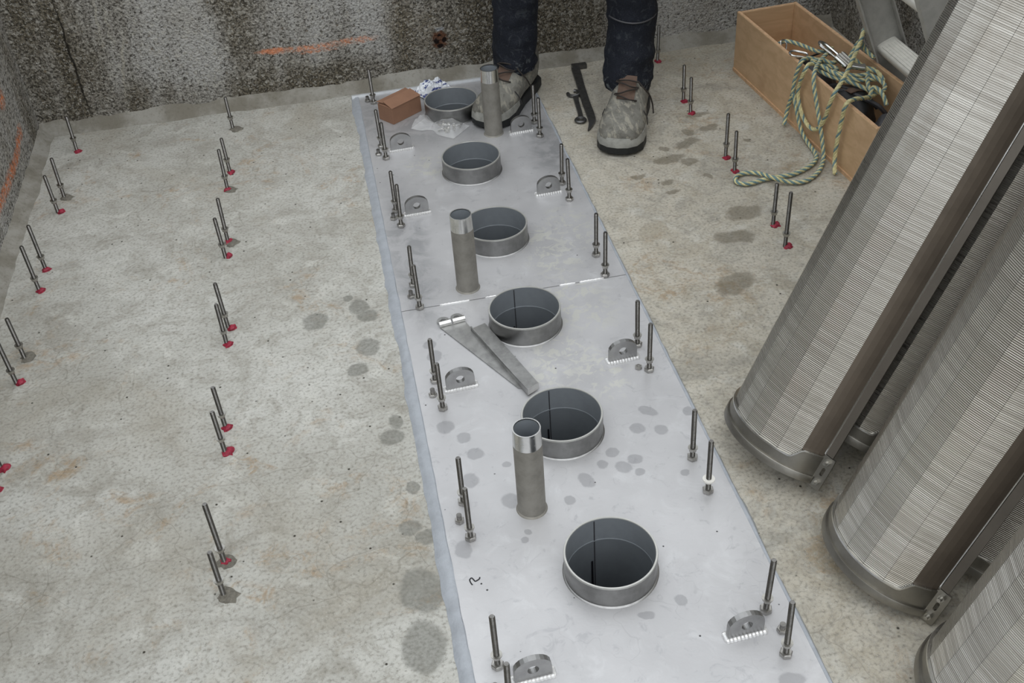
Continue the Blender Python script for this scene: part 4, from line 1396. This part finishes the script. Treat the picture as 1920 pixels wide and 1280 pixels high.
# rope
ROPES = {
'a': [[0.916, 1.343, 0.17], [0.885, 1.335, 0.182], [0.859, 1.318, 0.182], [0.853, 1.329, 0.132], [0.852, 1.332, 0.091], [0.851, 1.350, 0.038], [0.839, 1.335, 0.002]],
'b': [[0.919, 1.309, 0.165], [0.876, 1.296, 0.185], [0.852, 1.275, 0.180], [0.854, 1.305, 0.122], [0.855, 1.300, 0.088], [0.857, 1.271, 0.057], [0.859, 1.237, 0.045], [0.861, 1.206, 0.049], [0.863, 1.18, 0.068], [0.865, 1.161, 0.104], [0.864, 1.144, 0.150], [0.872, 1.139, 0.182], [0.905, 1.169, 0.2], [0.96, 1.236, 0.22], [0.988, 1.271, 0.235], [1.016, 1.311, 0.25]],
'c': [[0.853, 1.329, 0.092], [0.854, 1.305, 0.062], [0.857, 1.272, 0.019], [0.858, 1.232, 0.004], [0.854, 1.168, 0.002], [0.84, 1.135, 0.002], [0.809, 1.108, 0.002], [0.762, 1.087, 0.002], [0.723, 1.085, 0.002], [0.689, 1.084, 0.002], [0.641, 1.075, 0.002], [0.619, 1.087, 0.002], [0.619, 1.106, 0.002], [0.634, 1.123, 0.002], [0.66, 1.126, 0.002], [0.683, 1.108, 0.005], [0.7, 1.070, 0.012], [0.731, 1.055, 0.004], [0.762, 1.046, 0.002], [0.793, 1.055, 0.002], [0.83, 1.087, 0.002], [0.860, 1.133, 0.004], [0.864, 1.155, 0.032], [0.863, 1.174, 0.066], [0.861, 1.21, 0.122], [0.858, 1.23, 0.161], [0.866, 1.25, 0.183], [0.903, 1.308, 0.178], [0.957, 1.373, 0.172]],
'd': [[0.983, 1.151, 0.15], [0.936, 1.116, 0.165], [0.898, 1.09, 0.180], [0.867, 1.070, 0.180], [0.869, 1.085, 0.127], [0.868, 1.090, 0.074], [0.868, 1.090, 0.025], [0.858, 1.060, 0.002]],
'e': [[0.873, 1.516, 0.14], [0.884, 1.498, 0.16], [0.9, 1.482, 0.165], [0.923, 1.441, 0.165], [0.941, 1.387, 0.17], [0.985, 1.408, 0.165]],
'f': [[0.893, 1.319, 0.175], [0.914, 1.29, 0.17], [0.924, 1.25, 0.17], [0.948, 1.231, 0.165], [0.971, 1.21, 0.165], [1.026, 1.209, 0.16]],
'g': [[0.899, 1.311, 0.16], [0.915, 1.266, 0.16], [0.936, 1.233, 0.16], [0.961, 1.21, 0.155], [0.981, 1.177, 0.15]],
'h': [[0.973, 1.266, 0.2], [0.988, 1.256, 0.185], [1.004, 1.241, 0.175], [1.024, 1.229, 0.17], [1.028, 1.2, 0.16]],
'i': [[0.964, 1.283, 0.17], [0.991, 1.304, 0.2], [1.002, 1.298, 0.225], [1.022, 1.304, 0.2], [1.031, 1.27, 0.19]],
'j': [[0.961, 1.134, 0.15], [0.974, 1.151, 0.17], [0.984, 1.138, 0.17], [0.984, 1.112, 0.165], [0.986, 1.096, 0.15]],
'k': [[0.891, 1.33, 0.175], [0.92, 1.33, 0.175], [0.947, 1.324, 0.165], [0.98, 1.333, 0.165], [0.997, 1.305, 0.16], [1.03, 1.255, 0.165]],
'l': [[0.92, 1.34, 0.16], [0.95, 1.30, 0.16], [0.93, 1.27, 0.165], [0.97, 1.23, 0.168], [1.0, 1.22, 0.17], [1.02, 1.18, 0.16], [1.0, 1.15, 0.155], [0.975, 1.16, 0.16], [0.985, 1.2, 0.165], [1.01, 1.25, 0.17]],
}
rope = tag(empty('rope', (0.90, 1.20, FZ)), 'yellow and blue-green braided rope spilling over the crate onto the floor', 'rope')
RO = Vector((0.90, 1.20, FZ))
st_l, st_b = MB(), MB()
for key, pts in ROPES.items():
    path = resample(smooth_path(pts, 10), 0.0032)
    u = None
    strands = [[], [], [], []]
    ph = 0.0
    for i, p in enumerate(path):
        d = (path[min(i + 1, len(path) - 1)] - path[max(i - 1, 0)]).normalized()
        u = d.orthogonal().normalized() if u is None else (u - d * u.dot(d)).normalized()
        w = d.cross(u)
        ph += 2 * math.pi * 0.0032 / 0.040
        for k in range(4):
            a = ph + k * math.pi / 2
            strands[k].append(p + (u * math.cos(a) + w * math.sin(a)) * 0.0027 - RO)
    for k in range(4):
        (st_b if k in (1,) or (k == 3 and key not in 'bdh') else st_l).tube(strands[k], 0.0029, 6)
tag(st_l.build('light_strand', M['rope_light'], rope, fix=False), 'cream yellow strands')
tag(st_b.build('blue_strand', M['rope_blue'], rope, fix=False), 'blue-green strands')

# ------------------------------------------------------------------ aluminium ladder behind the crate
lean = R(-24)
ladder = tag(empty('ladder', (1.172, 1.30, FZ), (0, lean, 0)), 'weathered aluminium ladder standing behind the crate', 'ladder')
LLn = 1.5


def rail(y, name, x=0.0, w=0.042, z0=0.02):
    # channel section facing the rungs
    m = MB()
    dpt, th = 0.022, 0.004
    s = 1 if y > -0.1 else -1
    poly = [(x - w, y), (x + w, y), (x + w, y - s * dpt), (x + w - th, y - s * dpt), (x + w - th, y - s * th), (x - w + th, y - s * th), (x - w + th, y - s * dpt), (x - w, y - s * dpt)]
    m.prism(poly, z0, LLn)
    o = m.build(name, M['alu'], ladder)
    if z0 < 0.1:
        MB().box(x - w * 1.02, x + w * 1.02, y - s * dpt - 0.002 if s > 0 else y - 0.002, y + 0.002 if s > 0 else y + dpt + 0.002, 0.0, 0.05).build('foot_cap', M['sole'], o)
    return o


rail(0.0, 'rail'); rail(-0.40, 'rail')
for k in range(5):
    z = 0.232 + 0.27 * k
    m = MB()
    n = 20
    prof = []
    for i in range(n):
        a = 2 * math.pi * i / n
        prof.append((0.027 * math.copysign(abs(math.cos(a)) ** 0.6, math.cos(a)), 0.015 * math.copysign(abs(math.sin(a)) ** 0.45, math.sin(a))))
    m.loft([[Vector((px, yy, z + pz)) for px, pz in prof] for yy in (-0.004, -0.396)])
    ru = m.build('rung', M['alu_bright'], ladder)
    for j in range(6):
        MB().box(-0.0185 + j * 0.0074 - 0.0012, -0.0185 + j * 0.0074 + 0.0012, -0.378, -0.024, z + 0.0135, z + 0.0162).build('tread_rib', M['alu_bright'], ru)
# second rail of the rear section with an open tube end
rail(-0.05, 'rear_rail', 0.131, 0.030, 0.23)
tb = MB().lathe([(0.022, -0.01), (0.026, -0.004), (0.026, 0.012), (0.020, 0.012), (0.019, 0.0), (0.021, -0.006)], 28)
to = tb.build('tube_end', M['alu_bright'], ladder)
to.location = (0.150, -0.072, 0.300)
to.rotation_euler = (R(90), 0, 0)
MB().lathe([(0.0, 0.006), (0.0195, 0.006), (0.0195, 0.008), (0.0, 0.008)], 24).build('dark_bore_disc', M['ink_and_hole'], to)  # black disc painting in the shade inside the open tube

# ------------------------------------------------------------------ small things at the far end of the plate
# cardboard box
bx0 = Vector((-0.168, 1.663, 0)); bx1 = Vector((-0.081, 1.725, 0))
bl = (bx1 - bx0).length
ba = math.atan2(bx1.y - bx0.y, bx1.x - bx0.x)
cb = tag(empty('cardboard_box', (bx0.x, bx0.y, 0.0), (0, 0, ba)), 'small brown cardboard box with folded flaps on the far left of the plate', 'box')
bw, bh = 0.060, 0.048
m = MB().box(0, bl, 0, bw, 0, bh)
o = m.build('carton', M['card'], cb)
bv = o.modifiers.new('bevel', 'BEVEL'); bv.width = 0.0012; bv.segments = 2
th = 0.0012
def flap(name, pts):
    m = MB()
    m.add(pts + [(x, y, z + th) for x, y, z in pts], [(3, 2, 1, 0), (4, 5, 6, 7), (0, 1, 5, 4), (1, 2, 6, 5), (2, 3, 7, 6), (3, 0, 4, 7)])
    return m.build(name, M['card'], cb)
flap('top_flap', [(-0.001, -0.002, bh), (bl + 0.001, -0.002, bh), (bl - 0.002, bw * 0.62, bh + 0.010), (0.002, bw * 0.62, bh + 0.010)])
flap('top_flap', [(0.004, bw * 0.40, bh + 0.0055), (bl - 0.004, bw * 0.40, bh + 0.0055), (bl + 0.001, bw + 0.002, bh + 0.004), (-0.001, bw + 0.002, bh + 0.004)])
flap('side_flap', [(bl + 0.001, 0.003, bh - 0.001), (bl + 0.001, bw - 0.003, bh - 0.001), (bl - 0.022, bw - 0.010, bh + 0.0022), (bl - 0.022, 0.010, bh + 0.0022)])
flap('side_flap', [(-0.001, 0.003, bh - 0.001), (-0.001, bw - 0.003, bh - 0.001), (0.022, bw - 0.010, bh + 0.0022), (0.022, 0.010, bh + 0.0022)])

# crumpled printed paper wrapper
def mat_paper():
    m = Nodes('white_blue_printed_wrapper')
    c = m.mix(m.ramp(m.noise(55, 3, 0.6, vec=m.scaled(0.6, 1, 2)), 0.54, 0.58, 0, 0.95), C(222, 226, 232), C(46, 62, 124))
    m.bump(m.noise(30, 3), 0.5, 0.004)
    return m.done(c, 0.4)
m = MB()
nx, ny = 22, 16
vs = []
for j in range(ny + 1):
    for i in range(nx + 1):
        u, v = i / nx - 0.5, j / ny - 0.5
        edge = max(0, 1 - (2 * max(abs(u), abs(v))) ** 3)
        z = 0.003 + 0.034 * edge * (0.75 + 0.5 * noise.noise((u * 5, v * 5, 2))) + 0.008 * abs(noise.noise((u * 11, v * 11, 5)))
        vs.append((u * 0.10, v * 0.062, z))
q = nx + 1
m.add(vs, [(j * q + i, j * q + i + 1, (j + 1) * q + i + 1, (j + 1) * q + i) for j in range(ny) for i in range(nx)])
o = tag(m.build('paper_wrapper', mat_paper(), fix=False), 'crumpled white wrapper with blue print behind the farthest collar', 'wrapper')
o.modifiers.new('solid', 'SOLIDIFY').thickness = 0.0008
o.location = (-0.034, 1.838, 0.0)
o.rotation_euler = (0, 0, R(30))

# clear bag of bolts
def mat_film():
    m = Nodes('clear_plastic_film')
    m.bump(m.noise(26, 4, 0.6, dist=1.0), 0.9, 0.01)
    mm = m.done((0.96, 0.97, 0.98, 1), 0.08)
    m.b.inputs['Transmission Weight'].default_value = 0.0
    m.b.inputs['Alpha'].default_value = 0.22
    m.b.inputs['Specular IOR Level'].default_value = 1.0
    return mm
bagp = tag(empty('plastic_bag', (-0.045, 1.605, 0.0), (0, 0, R(-42))), 'clear plastic bag of small bolts in front of the farthest collar', 'bag')
m = MB()
nx, ny = 30, 18
for side in (1, -1):
    vs = []
    for j in range(ny + 1):
        for i in range(nx + 1):
            u, v = i / nx, j / ny - 0.5
            wdt = 0.082 - 0.034 * math.exp(-((u - 0.42) / 0.14) ** 2)
            full = (math.sin(math.pi * min(1, max(0, (u - 0.35) / 0.65))) ** 0.6) * 0.027 + 0.018 * max(0, 1 - u / 0.4)
            e = max(0, 1 - (2 * abs(v)) ** 2.5)
            z = 0.002 + full * e * (1.0 if side > 0 else 0.03) + (0.006 * noise.noise((u * 6, v * 7, 3)) * e if side > 0 else 0)
            vs.append(((u - 0.5) * 0.14, v * wdt, max(z, 0.0012)))
    q = nx + 1
    m.add(vs, [(j * q + i, j * q + i + 1, (j + 1) * q + i + 1, (j + 1) * q + i) for j in range(ny) for i in range(nx)], True)
m.build('film', mat_film(), bagp, fix=False)
rb = random.Random(9)
for i in range(11):
    m = MB()
    hexnut(m, 0.0055, 0, 0.004)
    m.cyl((0, 0, 0.004), (0, 0, 0.018), 0.003, n=8)
    o = m.build('bolt', M['bright'] if i % 2 else M['washer'], bagp)
    o.location = (0.012 + 0.042 * rb.random(), -0.022 + 0.044 * rb.random(), 0.006 + 0.006 * rb.random())
    o.rotation_euler = (R(90 + rb.uniform(-12, 12)), 0, rb.uniform(0, 6.28))

# pry bar and spanner between the boots
pb = tag(empty('pry_bar', (0.372, 1.70, FZ)), 'dark flat pry bar lying on the concrete between the boots', 'pry bar')
m = MB()
cx = [(0.028, 0.165, 0.004), (0.022, 0.11, 0.005), (0.012, 0.03, 0.006), (0.001, -0.07, 0.006), (-0.006, -0.15, 0.007), (-0.010, -0.185, 0.008), (-0.022, -0.212, 0.005), (-0.032, -0.228, 0.003)]
wd = [0.013, 0.012, 0.011, 0.011, 0.011, 0.010, 0.006, 0.002]
rings = []
for (x, y, z), w in zip(cx, wd):
    rings.append([Vector((x + a, y + a * 0.2, z + b)) for a, b in ((-w, -0.0035), (w, -0.0035), (w, 0.0035), (-w, 0.0035))])
m.loft(rings, True, False)
m.build('bar', M['tool'], pb)
MB().box(0.018, 0.062, 0.158, 0.176, 0.0, 0.014).build('claw_end', M['tool'], pb)
sp = tag(empty('spanner', (0.350, 1.615, FZ)), 'dark combination spanner lying beside the pry bar', 'spanner')
m = MB()
m.loft([[Vector((x + a, y, 0.005 + b)) for a, b in ((-w, -0.003), (w, -0.003), (w, 0.003), (-w, 0.003))] for x, y, w in ((0.006, 0.068, 0.008), (0.0, 0.03, 0.0065), (-0.008, -0.04, 0.006), (-0.013, -0.072, 0.007))], True, False)
m.build('shaft', M['tool'], sp)
m = MB()
m.tube([Vector((0.004 + 0.0165 * math.cos(a), 0.082 + 0.0165 * math.sin(a), 0.0055)) for a in [R(165 + 270 * i / 18) for i in range(19)]], 0.0055, 8)
m.build('open_jaw', M['tool'], sp)
m = MB()
m.tube([Vector((-0.017 + 0.0125 * math.cos(a), -0.083 + 0.0125 * math.sin(a), 0.0055)) for a in [R(360 * i / 20) for i in range(21)]], 0.0048, 8)
m.build('ring_end', M['tool'], sp)

# folded strap hinge lying on the plate
hg = tag(empty('strap_hinge', (-0.10, 0.60, 0.0)), 'folded galvanised strap hinge with two long leaves lying on the plate', 'hinge')
HO = Vector((-0.10, 0.60, 0.0))
m = MB()
A0, A1, A2, A3 = Vector((-0.176, 0.708, 0)), Vector((-0.122, 0.716, 0)), Vector((-0.044, 0.470, 0)), Vector((-0.056, 0.476, 0))
def slab(pts, z0s, th_):
    m = MB()
    b = [Vector((p.x - HO.x, p.y - HO.y, z)) for p, z in zip(pts, z0s)]
    t_ = [q + Vector((0, 0, th_)) for q in b]
    m.add(b + t_, [(3, 2, 1, 0), (4, 5, 6, 7), (0, 1, 5, 4), (1, 2, 6, 5), (2, 3, 7, 6), (3, 0, 4, 7)])
    return m
slab([A0, A1, A2, A3], [0.001] * 4, 0.0022).build('lower_leaf', M['galv'], hg)
slab([Vector((-0.115, 0.678, 0)), Vector((-0.083, 0.690, 0)), Vector((-0.018, 0.462, 0)), Vector((-0.042, 0.448, 0))], [0.006, 0.006, 0.016, 0.016], 0.0022).build('upper_leaf', M['galv'], hg)
slab([Vector((-0.115, 0.678, 0)), Vector((-0.113, 0.679, 0)), Vector((-0.040, 0.449, 0)), Vector((-0.042, 0.448, 0))], [0.001, 0.001, 0.003, 0.003], 0.014).build('folded_lip', M['galv'], hg)
slab([Vector((-0.042, 0.447, 0)), Vector((-0.018, 0.461, 0)), Vector((-0.017, 0.4625, 0)), Vector((-0.041, 0.4485, 0))], [0.004] * 4, 0.015).build('end_lip', M['bright'], hg)
kd = (A1 - A0).normalized()
kn_ = Vector((-kd.y, kd.x, 0))
for i, (s0, s1) in enumerate(((0.000, 0.025), (0.029, 0.056))):
    m = MB()
    p0, p1 = A0 + kd * s0 - HO + Vector((0, 0, 0.007)) + kn_ * 0.004, A0 + kd * s1 - HO + Vector((0, 0, 0.007)) + kn_ * 0.004
    m.cyl(p0, p1, 0.0068, n=14)
    k = m.build('knuckle', M['bright'], hg)
    m = MB()
    c = (p0 + p1) / 2 + kn_ * 0.014
    # eyelet plate behind the knuckle
    n = 20
    vs = []
    for z in (0.002, 0.0045):
        for r in (0.006, 0.0125):
            for q in range(n):
                a = 2 * math.pi * q / n
                vs.append((c.x + r * math.cos(a) * 1.05, c.y + r * math.sin(a), z))
    fs = []
    for q in range(n):
        j = (q + 1) % n
        fs += [(q, n + q, n + j, j), (2 * n + j, 3 * n + j, 3 * n + q, 2 * n + q), (n + q, 3 * n + q, 3 * n + j, n + j), (j, 2 * n + j, 2 * n + q, q)]
    m.add(vs, fs)
    m.build('eyelet', M['galv'], hg)

bpy.context.view_layer.update()
